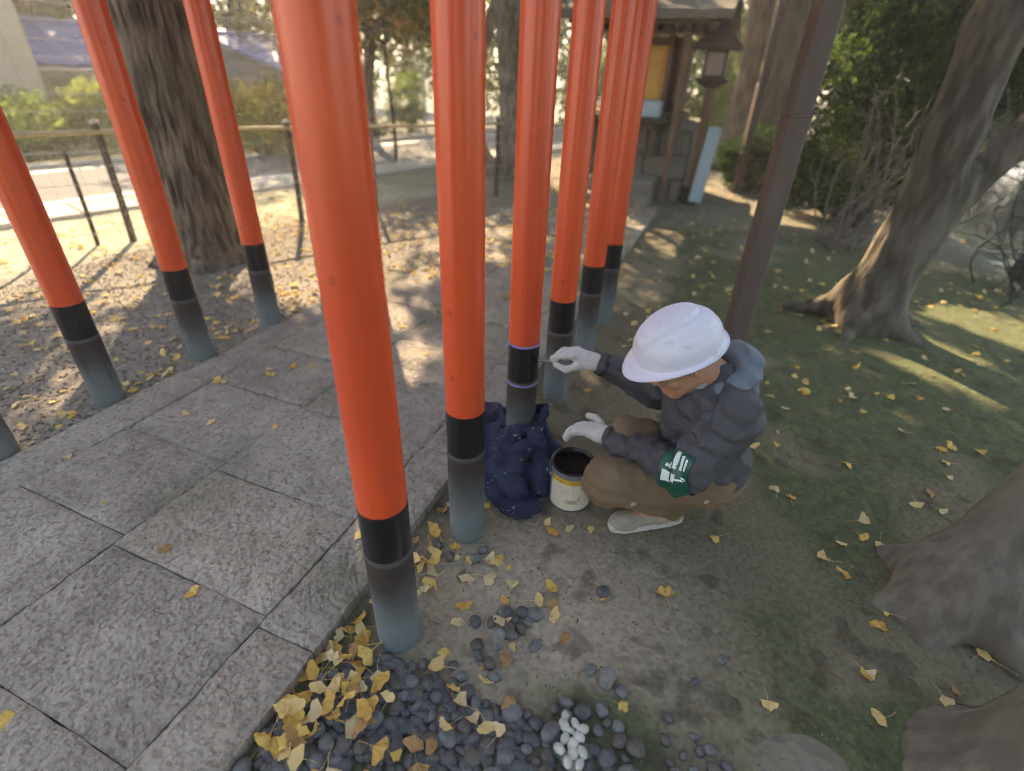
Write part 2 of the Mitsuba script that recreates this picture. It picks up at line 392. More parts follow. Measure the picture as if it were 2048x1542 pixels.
for gi, y in enumerate(GY):
    t = thing('torii_gate', GL[gi], 'torii gate', 'torii gates over the stone path')
    for s, x in enumerate((-.662, -2.702)):
        zg = 0.0 if s == 0 else .035
        W = T().translate([x, y, 0])
        sdn = gi * 2 + s + 1
        m, uv = uvtube(PR, .575, 2.62, seed=sdn, rings=8, taper=.002)
        p = part(t, 'pillar', P(m, 'm_vermilion', True, uv=uv, to_world=W))
        m, uv = uvtube(PR + .0008, .412, .58, seed=sdn); part(p, 'black_band', P(m, 'm_band', True, uv=uv, to_world=W))
        m, uv = uvtube(PR + .0016, zg - .05, .412, seed=sdn); part(p, 'base_sleeve', P(m, 'm_sleeve', True, uv=uv, to_world=W))
        part(p, 'sleeve_rim', P(lathe([(PR + .0005, .4095), (PR + .0026, .4095), (PR + .0026, .4135), (PR + .0005, .4145)], 40, False), 'm_rim', 40, to_world=W))
        if gi == 2 and s == 0:
            for z in (.586, .4):
                part(p, 'masking_tape', P(lathe([(PR + .001, z - .005), (PR + .0032, z - .005), (PR + .0032, z + .005), (PR + .001, z + .005)], 48, False), 'm_tape', 40, to_world=W))
    part(t, 'tie_beam', P(box((-3.0, y - .035, 2.24), (-.34, y + .035, 2.36), .006), 'm_vermilion'))
    n = 25; xs = np.linspace(-3.25, -.09, n)
    zc = 2.62 + .10 * ((xs + 1.67) / 1.58) ** 2 * np.abs((xs + 1.67) / 1.58)
    v = np.concatenate([np.stack([xs, 0 * xs + y + dy, zc + dz], -1) for dy, dz in ((-.06, 0), (.06, 0), (.085, .13), (-.085, .13))])
    f = [[a * n + k, a * n + k + 1, b * n + k + 1, b * n + k] for a, b in ((0, 1), (1, 2), (2, 3), (3, 0)) for k in range(n - 1)] + [[0, n, 2 * n, 3 * n], [n - 1, 4 * n - 1, 3 * n - 1, 2 * n - 1]]
    part(t, 'lintel', P((v, f), 'm_vermilion'))

# ------------------------------------------------------------------ pebbles
def rock(seed, sub=2, flat=.75):
    m = trimesh.creation.icosphere(subdivisions=sub); rg = np.random.default_rng(seed)
    v = np.array(m.vertices)
    s = np.array([rg.uniform(.9, 1.35), rg.uniform(.70, 1.05), flat * rg.uniform(.75, 1.2)])
    v = v * (1 + .6 * (meshkit.fbm(v * 1.1 + seed * 7.3, 2) - .5))[:, None]
    v = np.sign(v) * np.abs(v) ** .94
    return tm(v * s, m.faces)
rocks = [[mikit.ply(rock(s), f'm_pebble{s % 3}', smooth=True) for s in range(14)]]
wrocks = [mikit.ply(rock(40 + s), 'm_pebble_white', smooth=True) for s in range(3)]
region = Polygon([(-.845, .1), (-.83, .46), (-.76, .64), (-.70, .70), (-.56, .735), (-.44, .785), (-.36, .70), (-.27, .73), (-.12, .81), (.03, .83), (.11, .76), (.12, .55), (.16, .1)])
from shapely.geometry import Point
r = np.random.default_rng(11)
pts = []
for _ in range(60000):
    x, y = r.uniform(-.85, .2), r.uniform(.22, .85)
    if not region.contains(Point(x, y)): continue
    if math.hypot(x + .662, y - .795) < .078: continue
    rad = r.uniform(.0125, .0255)
    if all((x - a) ** 2 + (y - b) ** 2 > (.90 * (rad + c)) ** 2 for a, b, c, _ in pts[-900:]): pts.append((x, y, rad, 0))
extra = [(-.33, 1.02), (-.30, .995), (-.315, .965), (-.345, .985), (-.335, .93), (-.35, .955), (-.375, 1.0), (-.29, 1.03), (-.42, .86), (-.40, .83), (-.33, .79), (-.36, .82), (-.10, 1.21), (-.57, 1.16), (-.73, 1.16), (-.56, 1.21),
         (.22, .80), (.26, .83), (.25, .78), (.30, .80), (.19, .77), (.21, .75), (.28, .76), (.33, .82), (.24, .86), (.17, .82), (.23, 1.02), (.30, 1.12), (-.46, .93), (.03, .90), (-.66, 1.13), (.17, .88), (-.25, .93), (-.41, .95)]
pts = [(x, y, r.uniform(.016, .024) if x < .1 else r.uniform(.011, .0165), 1) for x, y in extra] + pts
def place(x, y, z, rad, rg, flat=True):
    return T().translate([float(x), float(y), float(z)]).rotate([0, 0, 1], float(rg.uniform(0, 360))).rotate([1, 0, 0], float(rg.uniform(-22, 22))).scale(float(rad))
for n, (x, y, rad, o) in enumerate(pts):
    if n >= 300: break
    d = rocks[0][n % 14]
    tone = ('blue-black', 'mid grey', 'brown-black')[(n % 14) % 3]; big = 'large ' if rad > .0215 else 'small ' if rad < .0165 else ''
    if o: zone = 'beside the grey stake on the bare earth' if math.hypot(x + .34, y - .96) < .16 else 'near the foot of the second right pillar' if y > 1.05 else 'lying apart right of the pebble bed' if x > .1 else 'lying apart on the bare earth'
    elif math.hypot(x + .662, y - .795) < .2: zone = 'at the foot of the nearest pillar'
    elif x < -.62: zone = 'under the kerb of the stone path'
    elif math.hypot(x + .07, y - .70) < .11: zone = 'beside the white pebble cluster'
    elif x > -.2: zone = 'at the right end of the pebble bed'
    elif y > .6: zone = 'at the upper edge of the pebble bed'
    else: zone = 'in the middle of the pebble bed'
    k = thing('pebble', f'{big}{tone} rounded pebble {zone}', 'pebble', f'{big}{tone} pebbles {zone}')
    scene[k] = {**d, 'to_world': place(x, y, gz(x, y) + rad * .45, rad, r)}
rest = [tm(np.array(rock(90 + i % 5, 1).vertices) * rd + [x, y, gz(x, y) + .003], rock(90 + i % 5, 1).faces) for i, (x, y, rd) in enumerate((r.uniform(-.84, .15), r.uniform(.1, .72), r.uniform(.012, .02)) for _ in range(1300)) if region.contains(Point(x, y))]
k = key_of('pebble_bed'); scene[k] = P(cat(*rest), 'm_pebble0', True); labels[k] = {'label': 'lower layer of small dark pebbles between the larger ones', 'category': 'pebbles', 'kind': 'stuff'}
for x, y in [(-.083, .705), (-.06, .70), (-.075, .728), (-.05, .722), (-.095, .735), (-.068, .75), (-.045, .745), (-.052, .68), (-.03, .69), (-.09, .675), (-.06, .655), (-.03, .66), (-.1, .76)]:
    k = thing('pebble_white', 'white pebble in the small cluster among the black pebbles', 'pebble', 'white pebbles in the black bed')
    scene[k] = {**wrocks[len(scene) % 3], 'to_world': place(x, y, gz(x, y) + .028, r.uniform(.010, .0145), r)}
for x, y, rad, lb in [(-.067, .925, .017, 'single pale grey pebble beside the grey stake at the pebble bed edge'), (.285, .842, .015, 'single pale grey pebble at the lower right beside a few black ones'), (-.385, 1.0, .02, 'pale grey pebble leaning on the grey stake in the earth')]:
    k = thing('pale_pebble', lb, 'pebble'); scene[k] = {**rocks[0][1], 'to_world': place(x, y, gz(x, y) + .01, rad, r)}
# two grey stakes
mat('m_stake', proc(lambda p, n, uv: mix((.13, .128, .125), (.23, .225, .22), noise(p.x * 160, p.y * 160, p.z * 60))), .7, .3)
for x, y, h, rad, lb in ((-.362, .885, .062, .020, 'short round grey stake standing in the earth with pebbles round it'), (-.018, .905, .05, .022, 'short round grey stake at the upper right edge of the pebble bed')):
    k = thing('ground_stake', lb, 'stake', 'grey stakes in the earth')
    part(k, 'shaft', P(lathe([(rad * .93, -.03), (rad * .95, h - .006), (rad * .98, h)], 24, False), 'm_stake', 40, to_world=T().translate([x, y, float(gz(x, y))]).rotate([0, 1, 0], 4)))
    part(k, 'cap', P(lathe([(rad * .98, h - .001), (rad * 1.03, h + .003), (rad * .9, h + .008), (rad * .78, h + .0075), (rad * .7, h + .0095), (rad * .05, h + .0105)], 24), 'm_stake', 40, to_world=T().translate([x, y, float(gz(x, y))]).rotate([0, 1, 0], 4)))
mat('m_rock', proc(lambda p, n, uv: mix((.13, .115, .095), (.25, .22, .18), fbm(p.x * 20, p.y * 20, p.z * 20, octaves=3))), .9, .2, bump=proc(lambda p, n, uv: fbm(p.x * 60, p.y * 60, 1.0, octaves=3), eps=.002), scale=.012)
k = thing('garden_rock', 'low pale flat stone sunk in the earth at the bottom edge', 'rock')
mr = rock(77, 4, .22); scene[k] = P(tm(np.array(mr.vertices) * .25 + [.58, .82, -.036], mr.faces), 'm_rock', True)

# ------------------------------------------------------------------ fallen ginkgo leaves
def ginkgo(seed):
    rg = np.random.default_rng(seed)
    half = rg.uniform(.95, 1.25); nst = 12
    a = np.linspace(-half, half, nst)
    R = .040 * (1 + .06 * np.sin(a * 9 + seed) - .28 * np.exp(-(a / .10) ** 2) * (rg.random() > .4) - .10 * (np.abs(a) / half) ** 4)
    tip = np.array([0, 0])
    rows = []
    curl = rg.uniform(-.6, 1.0); fold = rg.uniform(-.7, .9); wav = rg.uniform(.0, .005)
    for f in (.0, .45, .8, 1.0):
        x, yv = R * f * np.sin(a), R * f * np.cos(a)
        z = curl * (x ** 2) / .04 + fold * np.abs(x) * .35 + wav * np.sin(a * 8 + seed * 2) * f + .002 * f
        rows.append(np.stack([x, yv, z], -1))
    v = np.vstack(rows); fs = []
    for i in range(3):
        for j in range(nst - 1):
            fs.append([i * nst + j, (i + 1) * nst + j, (i + 1) * nst + j + 1, i * nst + j + 1])
    m = tm(v, [t for f in fs for t in ([f[0], f[1], f[2]], [f[0], f[2], f[3]])])
    L = rg.uniform(.03, .05); b = rg.uniform(-.02, .02)
    s = np.linspace(0, 1, 5)
    st = tube(np.stack([b * s ** 2, -L * s, .002 + .006 * np.sin(s * 2) * rg.uniform(-.2, 1)], -1), [.0011, .0008, .0007, .0007, .001], 4)
    return cat(m, st)
GM = [mikit.ply(ginkgo(s), f'm_gink{(0, 1, 2, 3, 0, 1, 4, 2)[s % 8]}', smooth=True) for s in range(24)]
lr = np.random.default_rng(21)
PEBP = region.buffer(.03)
def ground_top(x, y):
    if -2.62 < x < -.845 and y < 7.4: return ZT + .006
    if PEBP.contains(Point(x, y)): return float(gz(x, y)) + .036
    return float(gz(x, y)) + .008
LEAF = {'pebble': ('yellow ginkgo leaf lying on the black pebbles beside the path edge', 'ginkgo leaves on the pebbles'),
        'earth': ('yellow ginkgo leaf fallen on the bare earth near the right pillars', 'ginkgo leaves on the earth'),
        'moss': ('pale ginkgo leaf fallen on the mossy shaded ground right of the worker', 'ginkgo leaves on the mossy ground'),
        'slab': ('yellow ginkgo leaf fallen on the stone slab path', 'ginkgo leaves on the stone path'),
        'gravel': ('yellow ginkgo leaf fallen on the gravel left of the stone path', 'ginkgo leaves on the gravel')}
def leaf_tf(x, y, z, rg, size=1.0, tilt=16):
    return T().translate([float(x), float(y), float(z)]).rotate([0, 0, 1], float(rg.uniform(0, 360))).rotate([1, 0, 0], float(rg.normal(0, tilt))).rotate([0, 1, 0], float(rg.normal(0, tilt) + (180 if rg.random() < .3 else 0))).scale(float(size))
nleaf = [0]
def leaf(x, y, size=1.0, tilt=16, dz=0.0):
    where = 'slab' if -2.62 < x < -.845 and y < 7.4 else 'gravel' if x < -2.6 else 'pebble' if PEBP.contains(Point(x, y)) else 'moss' if x > .15 else 'earth'
    if nleaf[0] >= 300: return
    nleaf[0] += 1
    gi_ = int(lr.integers(24)); hue = ('golden yellow', 'pale cream-yellow', 'deep amber', 'faded straw', 'golden yellow', 'pale cream-yellow', 'withered brown', 'deep amber')[gi_ % 8]
    if where == 'slab': zone = 'on the near slabs of the stone path' if y < 1.15 else 'on the stone path between the second and third gates' if y < 1.9 else 'on the stone path beyond the third gate'
    elif where == 'gravel': zone = ('at the kerb' if x > -2.85 else 'on the gravel') + (' by the first left pillar' if y < 1.0 else ' by the second left pillar' if y < 1.5 else ' by the third left pillar' if y < 2.05 else ' beyond the left pillars')
    elif where == 'pebble': zone = 'on the pebbles against the kerb' if x < -.62 else 'on the right half of the pebble bed' if x > -.3 else 'on the middle of the pebble bed'
    elif where == 'moss': zone = 'on the mossy ground close to the near trunks' if x > .65 and y < 2 else 'on the mossy ground behind the worker' if y > 2 else 'on the bare ground in front of the worker'
    else: zone = 'on the earth by the second right pillar' if y > 1.0 and x < -.42 else 'on the earth round the grey stake' if x > -.45 and y < 1.2 else 'along the kerb beside the nearest pillar' if y < 1.0 else 'on the earth near the farther right pillars'
    k = thing('ginkgo_leaf', f'{hue} ginkgo leaf {zone}', 'leaf', f'{hue} ginkgo leaves {zone}')
    scene[k] = {**GM[gi_], 'to_world': leaf_tf(x, y, ground_top(x, y) + dz, lr, size * lr.uniform(.70, 1.16), tilt)}
EARTH = [(-.82, .78), (-.8, .73), (-.73, .72), (-.82, .66), (-.82, .63), (-.82, .57), (-.8, .59), (-.79, .62), (-.75, .58), (-.81, .44), (-.82, .46), (-.8, .48), (-.81, .51), (-.71, .56), (-.67, .57), (-.63, .57), (-.57, .59), (-.64, .5), (-.47, .74), (-.5, .89), (-.53, .98), (-.51, .81), (-.38, .61), (-.42, .55), (-.49, .49), (-.44, .51), (-.72, .38), (-.81, .37), (-.35, .76), (-.27, .74), (-.4, 1.09), (-.28, 1.14), (-.31, 1.08), (-.39, 1.05), (-.26, 1.08), (-.38, .99), (-.29, .99), (-.31, .91), (-.19, .99), (-.21, 1.06), (-.3, .86), (-.37, .8), (.03, .86), (-.09, 1.18), (-.75, 1.09), (-.7, 1.03), (-.66, 1.02), (-.64, 1.15), (-.57, 1.09), (-.58, 1.16), (-.51, 1.1), (-.48, 1.16), (-.45, 1.17), (-.54, 1.17), (-.78, 1.19), (-.8, 1.14), (-.75, 1.04), (-.72, 1.18), (-.35, 1.42), (-.36, .67), (-.51, 1.2)]
MOSS = [(.11, 1.28), (.43, 1.04), (.7, 1.25), (.72, 1.24), (1.05, 1.45), (1.09, 1.44), (.95, 1.31), (.91, 1.26), (.95, 1.22), (.74, 1.12), (1.11, 1.61), (.82, 1.51), (.79, 1.43), (.71, 1.65), (.65, 1.68), (.7, 1.81), (.78, 1.88), (.85, 1.87), (1.12, 1.73), (1.13, 2.2), (1.04, 2.21), (.79, 1.97), (.48, 2.02), (.54, 2.0), (.82, 2.39), (.26, 1.64), (1.23, 2.49), (.34, 2.09), (1.26, 2.71), (1.14, 2.31), (1.27, 3.28), (1.1, 1.62), (.51, 2.41), (.66, 3.0), (.51, 2.55), (-.52, 2.5), (-.59, 2.52), (-.37, 1.43), (-.31, 1.45), (-.2, 1.48), (-.71, 2.29), (-.68, 2.22), (-.8, 1.34), (-.79, 1.38), (-.8, 1.31)]
SLAB = [(-1.56, .7), (-1.32, .62), (-1.44, .17), (-2.02, .78), (-2.42, .88), (-2.45, 1.14), (-2.09, 1.34), (-1.79, 1.44), (-2.24, 1.35), (-2.49, 1.58), (-2.33, 1.62), (-2.31, 1.65), (-2.12, 1.91), (-2.16, 1.82), (-2.21, 1.83), (-2.04, 1.98), (-2.38, 2.13), (-1.01, 1.04), (-1.7, 1.95), (-1.77, 4.32)]
for x, y in EARTH: leaf(x, y, 1.0, 18)
for x, y in MOSS + SLAB: leaf(x, y, .95, 12)
for _ in range(26):                                     # more against the kerb and over the pebbles
    x, y = lr.uniform(-.83, -.66), lr.uniform(.3, 1.2); leaf(x, y, 1.0, 25, .006)
for _ in range(22): leaf(lr.uniform(-.82, -.6), lr.uniform(.36, .72), 1.05, 24, .008)
for _ in range(10): leaf(lr.uniform(-.75, -.1), lr.uniform(.4, .7), .95, 20, .004)
for _ in range(8): leaf(lr.uniform(-.85, -.6), lr.uniform(1.2, 2.6), .9, 20)
n = 0
while nleaf[0] < 300:
    t = lr.random()
    if t < .45: x, y = -2.66 - abs(lr.normal(0, .16)), lr.uniform(.6, 3.0)
    elif t < .8: x, y = lr.uniform(-4.2, -2.65), lr.uniform(.6, 3.4)
    elif t < .93: x, y = lr.uniform(-2.5, -.9), lr.uniform(2.2, 5.0)
    else: x, y = lr.uniform(-.6, 2.4), lr.uniform(2.3, 5.0)
    if min(math.hypot(x + 2.702, y - g) for g in GY) < .09: continue
    leaf(x, y, .92, 20)
lv = []
base = [ginkgo(s) for s in range(50, 56)]
def far_leaf(k):
    t = lr.random()
    if t < .35: x, y = lr.uniform(-6.2, -2.7), lr.uniform(.4, 5.5)
    elif t < .6: x, y = lr.uniform(-6, -.9), lr.uniform(4.0, 12)
    elif t < .8: x, y = lr.uniform(-.6, 3.0), lr.uniform(2.3, 10)
    else: x, y = lr.uniform(-2.6, -.9), lr.uniform(3.5, 8)
    M = np.array(leaf_tf(x, y, ground_top(x, y), lr, lr.uniform(.8, 1.1), 22).matrix)
    b = base[k % 6]
    return tm(np.array(b.vertices) @ M[:3, :3].T + M[:3, 3], b.faces)
for g in range(3):
    k = key_of('leaf_litter'); scene[k] = P(cat(*[far_leaf(i) for i in range(700)]), f'm_gink{(0, 1, 3)[g]}', True)
    labels[k] = {'label': ('thin scatter of yellow', 'thin scatter of pale cream', 'thin scatter of tan')[g] + ' leaves over the farther ground', 'category': 'leaf litter', 'kind': 'stuff'}

# crumbs of soil and twigs on the bare earth
mat('m_crumb', proc(lambda p, n, uv: mix((.07, .058, .042), (.22, .19, .15), noise(p.x * 40, p.y * 40, 1.0))), .95, .15)
struct('soil_crumbs', P(chips(7000, (-.82, 2.2), (.25, 3.6), .0012, .0042, np.random.default_rng(5)), 'm_crumb'), 'crumbs of soil and grit on the bare earth', kind='stuff')
tw = []
for _ in range(160):
    x, y = lr.uniform(-.8, 2.2), lr.uniform(.3, 4.0); a, l = lr.uniform(0, 6.28), lr.uniform(.015, .07)
    ps = np.array([[x + l * t_ * math.cos(a + .4 * t_), y + l * t_ * math.sin(a + .4 * t_), 0] for t_ in (0, .35, .7, 1)]); ps[:, 2] = gz(ps[:, 0], ps[:, 1]) + .003
    tw.append(tube(ps, [.0013, .0012, .001, .0006], 4))
struct('twigs', P(cat(*tw), 'm_deadleaf'), 'small dry twigs scattered on the bare earth', kind='stuff')

# ------------------------------------------------------------------ paint can
CAN = np.array([-.347, 1.614])
def f_can(p, n, uv):
    th, z = uv.x, uv.y                     # th: metres round the can, z: height
    cream = (.62, .56, .45)
    t1 = smoothstep(.35, .6, noise(th * 420, dr.floor(z * 260) * 3.0)) * dr.select(cell_rand(dr.floor(z * 260), dr.floor(th * 28)) > .35, 1.0, 0.0)
    t1 *= dr.select(z * 260 - dr.floor(z * 260) > .45, 1.0, 0.0)
    blk = dr.select((z > .035) & (z < .115), 1.0, 0.0) * dr.select(cell_rand(dr.floor(z * 38), dr.floor(th * 17), 2.0) > .45, 1.0, 0.0)
    c = mix(cream, (.22, .21, .2), t1 * blk * .65)
    yel = (z > .132) & (z < .156)
    ytx = dr.select((z > .138) & (z < .149), 1.0, 0.0) * smoothstep(.5, .65, noise(th * 260, z * 230)) * .6
    c = dr.select(yel, mix((.60, .36, .05), (.2, .12, .03), ytx), c)
    metal = (z > .156) | (th < .012) | (th > .215)
    c = dr.select(metal, mi.Color3f(.16, .17, .19), c)
    dirt = smoothstep(.62, .8, fbm(th * 20, z * 20, 3.0, octaves=3))
    return mix(c, (.05, .045, .04), dirt * .45)
mat('m_can', proc(f_can), .4, .4)
mat('m_can_metal', (.17, .18, .20), .35, .5, metallic=.6)
mat('m_paint', (.002, .002, .002), .4, .1)
def cyl_uv(r, z0, z1, n=64, a0=0.0):
    a = np.linspace(0, 2 * np.pi, n + 1); zs = np.linspace(z0, z1, 4)
    v = np.vstack([np.stack([r * np.cos(a), r * np.sin(a), 0 * a + z], -1) for z in zs])
    uv = np.vstack([np.stack([np.mod(a - a0, 2 * np.pi) * r if False else (a) * r, 0 * a + z], -1) for z in zs]); w = n + 1
    i, j = np.meshgrid(np.arange(3), np.arange(n), indexing='ij')
    return (v, np.stack([i * w + j, i * w + j + 1, (i + 1) * w + j + 1, (i + 1) * w + j], -1).reshape(-1, 4)), uv
k = thing('paint_can', 'open tin of black paint with a cream label and yellow stripe standing by the worker', 'paint can')
W = T().translate([CAN[0], CAN[1], .004]).rotate([0, 0, 1], -150).scale([1.0, 1.0, 1.06])
m, uv = cyl_uv(.086, .002, .182); part(k, 'body', P(m, 'm_can', True, uv=uv, to_world=W))
part(k, 'base', P(lathe([(.0855, 0), (.0875, .001), (.0875, .005), (.086, .006)], 64), 'm_can_metal', 40, to_world=W))
part(k, 'rim', P(lathe([(.0858, .181), (.0885, .182), (.0895, .186), (.088, .190), (.083, .189), (.079, .183), (.0785, .178), (.0835, .176), (.0835, .16)], 64, False), 'm_band', 40, to_world=W))
part(k, 'paint', P(lathe([(.0005, .1665), (.06, .1667), (.0832, .168)], 48, False), 'm_paint', 40, to_world=W))
part(k, 'drip', P(cat(*[trimesh.creation.capsule(h, .0035, count=[8, 8]).apply_translation([.0885 * math.cos(a), .0885 * math.sin(a), .184 - h]) for a, h in ((3.3, .02), (3.9, .012), (4.3, .03), (5.0, .015))]), 'm_band', True, to_world=W), 'black paint drips below the rim')
hb = np.linspace(0, np.pi, 28)
lugd = nrm([.82, .57, 0])
hp = np.stack([CAN[0] + lugd[0] * .093 * np.cos(hb), CAN[1] + lugd[1] * .093 * np.cos(hb), .148 + .112 * np.sin(hb) * .55], -1) + np.outer(np.sin(hb), [-.055, .075, 0])
part(k, 'handle', P(tube(hp, .0018, 6), 'm_can_metal', True))
for s in (-1, 1):
    part(k, 'lug', P(trimesh.creation.icosphere(2, .009).apply_translation([CAN[0] + s * lugd[0] * .089, CAN[1] + s * lugd[1] * .089, .15]), 'm_can_metal', True))

# ------------------------------------------------------------------ dark blue drop cloth round the third pillar
def f_cloth(p, n, uv):
    s = smoothstep(.80, .88, noise(p.x * 95, p.y * 95, p.z * 95)) * smoothstep(.45, .7, fbm(p.x * 13, p.y * 13, p.z * 13, octaves=2))
    c = mix((.014, .018, .042), (.030, .036, .075), fbm(p.x * 30, p.y * 30, p.z * 30, octaves=3))
    return mix(c, (.45, .45, .48), s * .8)
mat('m_cloth', proc(f_cloth), .85, .25, bump=proc(lambda p, n, uv: fbm(p.x * 60, p.y * 60, p.z * 60, octaves=3), eps=.002), scale=.003, sheen=.3)
PC = np.array([-.658, 1.815])
def sheet(poly, dens, hfun, thick=.004):
    """a piece of cloth over the ground: a grid clipped to poly, lifted by hfun"""
    x0, y0, x1, y1 = poly.bounds
    nx, ny = int((x1 - x0) / dens) + 2, int((y1 - y0) / dens) + 2
    xs, ys = np.linspace(x0, x1, nx), np.linspace(y0, y1, ny)
    X, Y = np.meshgrid(xs, ys, indexing='ij')
    inside = np.array([[poly.contains(Point(a, b)) for b in ys] for a in xs])
    Z = hfun(X, Y)
    ids = -np.ones(X.shape, int); ids[inside] = np.arange(inside.sum())
    v = np.stack([X, Y, Z], -1)[inside]
    q = np.stack([ids[:-1, :-1], ids[1:, :-1], ids[1:, 1:], ids[:-1, 1:]], -1).reshape(-1, 4)
    q = q[(q >= 0).all(1)]
    n = len(v)
    low = v - [0, 0, thick]
    f = np.vstack([q[:, [0, 1, 2]], q[:, [0, 2, 3]]])
    m = tm(v, f)
    e = m.edges; es = np.sort(e, 1); u, inv, c = np.unique(es, axis=0, return_inverse=True, return_counts=True)
    be = e[c[inv] == 1]
    side = np.vstack([np.stack([be[:, 1], be[:, 0], be[:, 0] + n], 1), np.stack([be[:, 1], be[:, 0] + n, be[:, 1] + n], 1)])
    return tm(np.vstack([v, low]), np.vstack([f, f[:, ::-1] + n, side]))
def hcloth(X, Y):
    d = np.hypot(X - PC[0], Y - PC[1])
    th = np.arctan2(Y - PC[1], X - PC[0])
    q = np.stack([X, Y, 0 * X], -1)
    base = np.where(X < -.845, ZT + .01, 0) * 1.0
    base = ZT * sst(-.825, -.86, X) + .012
    ridge = np.maximum(0, np.sin(th * 4 + 5 * d + 1.2 * meshkit.fbm(q * 6, 2)) - .1)
    fold = .055 * ridge * sst(.46, .16, d) + .05 * np.maximum(0, meshkit.fbm(q * 8, 2, 3) - .48) * 2
    return base + fold + .145 * sst(.20, .055, d)
poly = Polygon([(-1.00, 2.04), (-.62, 2.05), (-.47, 1.90), (-.40, 1.74), (-.455, 1.55), (-.43, 1.47), (-.49, 1.40), (-.56, 1.395), (-.66, 1.46), (-.74, 1.52), (-.80, 1.60), (-.90, 1.66), (-1.02, 1.80)]).buffer(.012)
k = thing('drop_cloth', 'dark blue paint-flecked cloth gathered round the base of the pillar being painted', 'cloth')
part(k, 'spread', P(sheet(poly, .009, hcloth), 'm_cloth', True))
def wrap(p):
    d0 = np.hypot(p[..., 0] - PC[0], p[..., 1] - PC[1]); z = p[..., 2]
    th = np.arctan2(p[..., 1] - PC[1], p[..., 0] - PC[0])
    fo = np.sin(th * 6 + z * 16 + 1.0) * .5 + np.sin(th * 11 - z * 22) * .35
    R = .090 + .030 * sst(.20, .05, z) + .014 * fo + .02 * sst(.14, .20, z) * np.maximum(0, np.sin(th * 2 + .9))
    return np.maximum(np.maximum(np.abs(d0 - R) - .007, z - (.205 + .03 * np.sin(th + .7) + .02 * np.sin(th * 3))), .012 - z)
def bundle(p):
    d = wrap(p)
    d = smin(d, sd_cap(p, (-.585, 1.655, .16), (-.60, 1.60, .05), .034, .045), .03)
    d = smin(d, sd_cap(p, (-.66, 1.64, .15), (-.70, 1.60, .035), .022, .035), .03)
    d = smin(d, sd_cap(p, (-.70, 1.60, .04), (-.55, 1.53, .035), .034, .040), .04)
    d = smin(d, sd_cap(p, (-.54, 1.72, .20), (-.50, 1.66, .04), .016, .05), .03)
    d = smin(d, sd_cap(p, (-.535, 1.735, .235), (-.55, 1.72, .15), .010, .03), .02)
    d = smin(d, sd_cap(p, (-.50, 1.66, .05), (-.47, 1.58, .03), .045, .03), .03)
    q = p * np.array([1, 1, 1])
    return d + .016 * (meshkit.fbm(q * 11, 2, 4) - .5) - .030 * (.5 - np.abs(meshkit.fbm(q * np.array([15, 15, 9]), 2, 8) - .5)) ** 2 * 2 + .026 * np.abs(meshkit.fbm(q * np.array([10, 12, 7]) + 3, 2, 2) - .5) * 2
part(k, 'gathered_fold', P(taubin(nets(bundle, (-.86, 1.44, .0), (-.42, 2.0, .30), .006), 4), 'm_cloth', True))

# ------------------------------------------------------------------ the worker
def f_jacket(p, n, uv):
    w = noise(p.x * 420, p.y * 420, p.z * 420)
    c = mix((.044, .044, .054), (.080, .080, .094), fbm(p.x * 9, p.y * 9, p.z * 9, octaves=3))
    return c * (.85 + .3 * w)
mat('m_jacket', proc(f_jacket), .6, .35, bump=proc(lambda p, n, uv: fbm(p.x * 16, p.y * 16, p.z * 26, octaves=3), eps=.003), scale=.012, sheen=.4)
def f_trous(p, n, uv):
    c = mix((.125, .088, .052), (.215, .158, .102), fbm(p.x * 8, p.y * 8, p.z * 8, octaves=3))
    s = smoothstep(.74, .80, fbm(p.x * 24, p.y * 24, p.z * 24, octaves=2)) * smoothstep(.5, .6, noise(p.x * 9, p.y * 9, p.z * 9 + 4))
    return mix(c, (.42, .39, .35), s * .8)
mat('m_trousers', proc(f_trous), .85, .2, bump=proc(lambda p, n, uv: fbm(p.x * 22, p.y * 22, p.z * 22, octaves=3), eps=.003), scale=.007, sheen=.3)
mat('m_glove', proc(lambda p, n, uv: mix((.42, .41, .41), (.60, .59, .585), fbm(p.x * 55, p.y * 55, p.z * 55, octaves=3))), .9, .2, bump=proc(lambda p, n, uv: noise(p.x * 300, p.y * 300, p.z * 300), eps=.001), scale=.0012, sheen=.3)
mat('m_skin', proc(lambda p, n, uv: mix((.36, .18, .11), (.46, .25, .165), fbm(p.x * 45, p.y * 45, p.z * 45, octaves=3))), .5, .4)
mat('m_hair', proc(lambda p, n, uv: mix((.10, .095, .09), (.34, .33, .32), noise(p.x * 260, p.y * 260, p.z * 60))), .6, .4)
mat('m_helmet', proc(lambda p, n, uv: mix((.64, .64, .76), (.48, .47, .52), smoothstep(.62, .82, fbm(p.x * 30, p.y * 30, p.z * 30, octaves=3)) * .5)), .33, .5)
mat('m_shoe', proc(lambda p, n, uv: mix((.25, .21, .17), (.36, .32, .27), fbm(p.x * 50, p.y * 50, p.z * 50, octaves=3))), .8, .3, bump=proc(lambda p, n, uv: noise(p.x * 200, p.y * 200, p.z * 200), eps=.001), scale=.001)
mat('m_sole', proc(lambda p, n, uv: mix((.42, .40, .37), (.58, .56, .53), noise(p.x * 80, p.y * 80, p.z * 80))), .7, .3)
mat('m_hood', proc(lambda p, n, uv: mix((.10, .13, .17), (.20, .235, .275), fbm(p.x * 18, p.y * 18, p.z * 18, octaves=3))), .8, .25, bump=proc(lambda p, n, uv: fbm(p.x * 40, p.y * 40, p.z * 40, octaves=3), eps=.002), scale=.006, sheen=.4)
mat('m_shirt', (.27, .26, .29), .8)
mat('m_green', proc(lambda p, n, uv: mix((.004, .055, .038), (.008, .085, .06), noise(p.x * 60, p.y * 60, p.z * 60))), .35, .5)
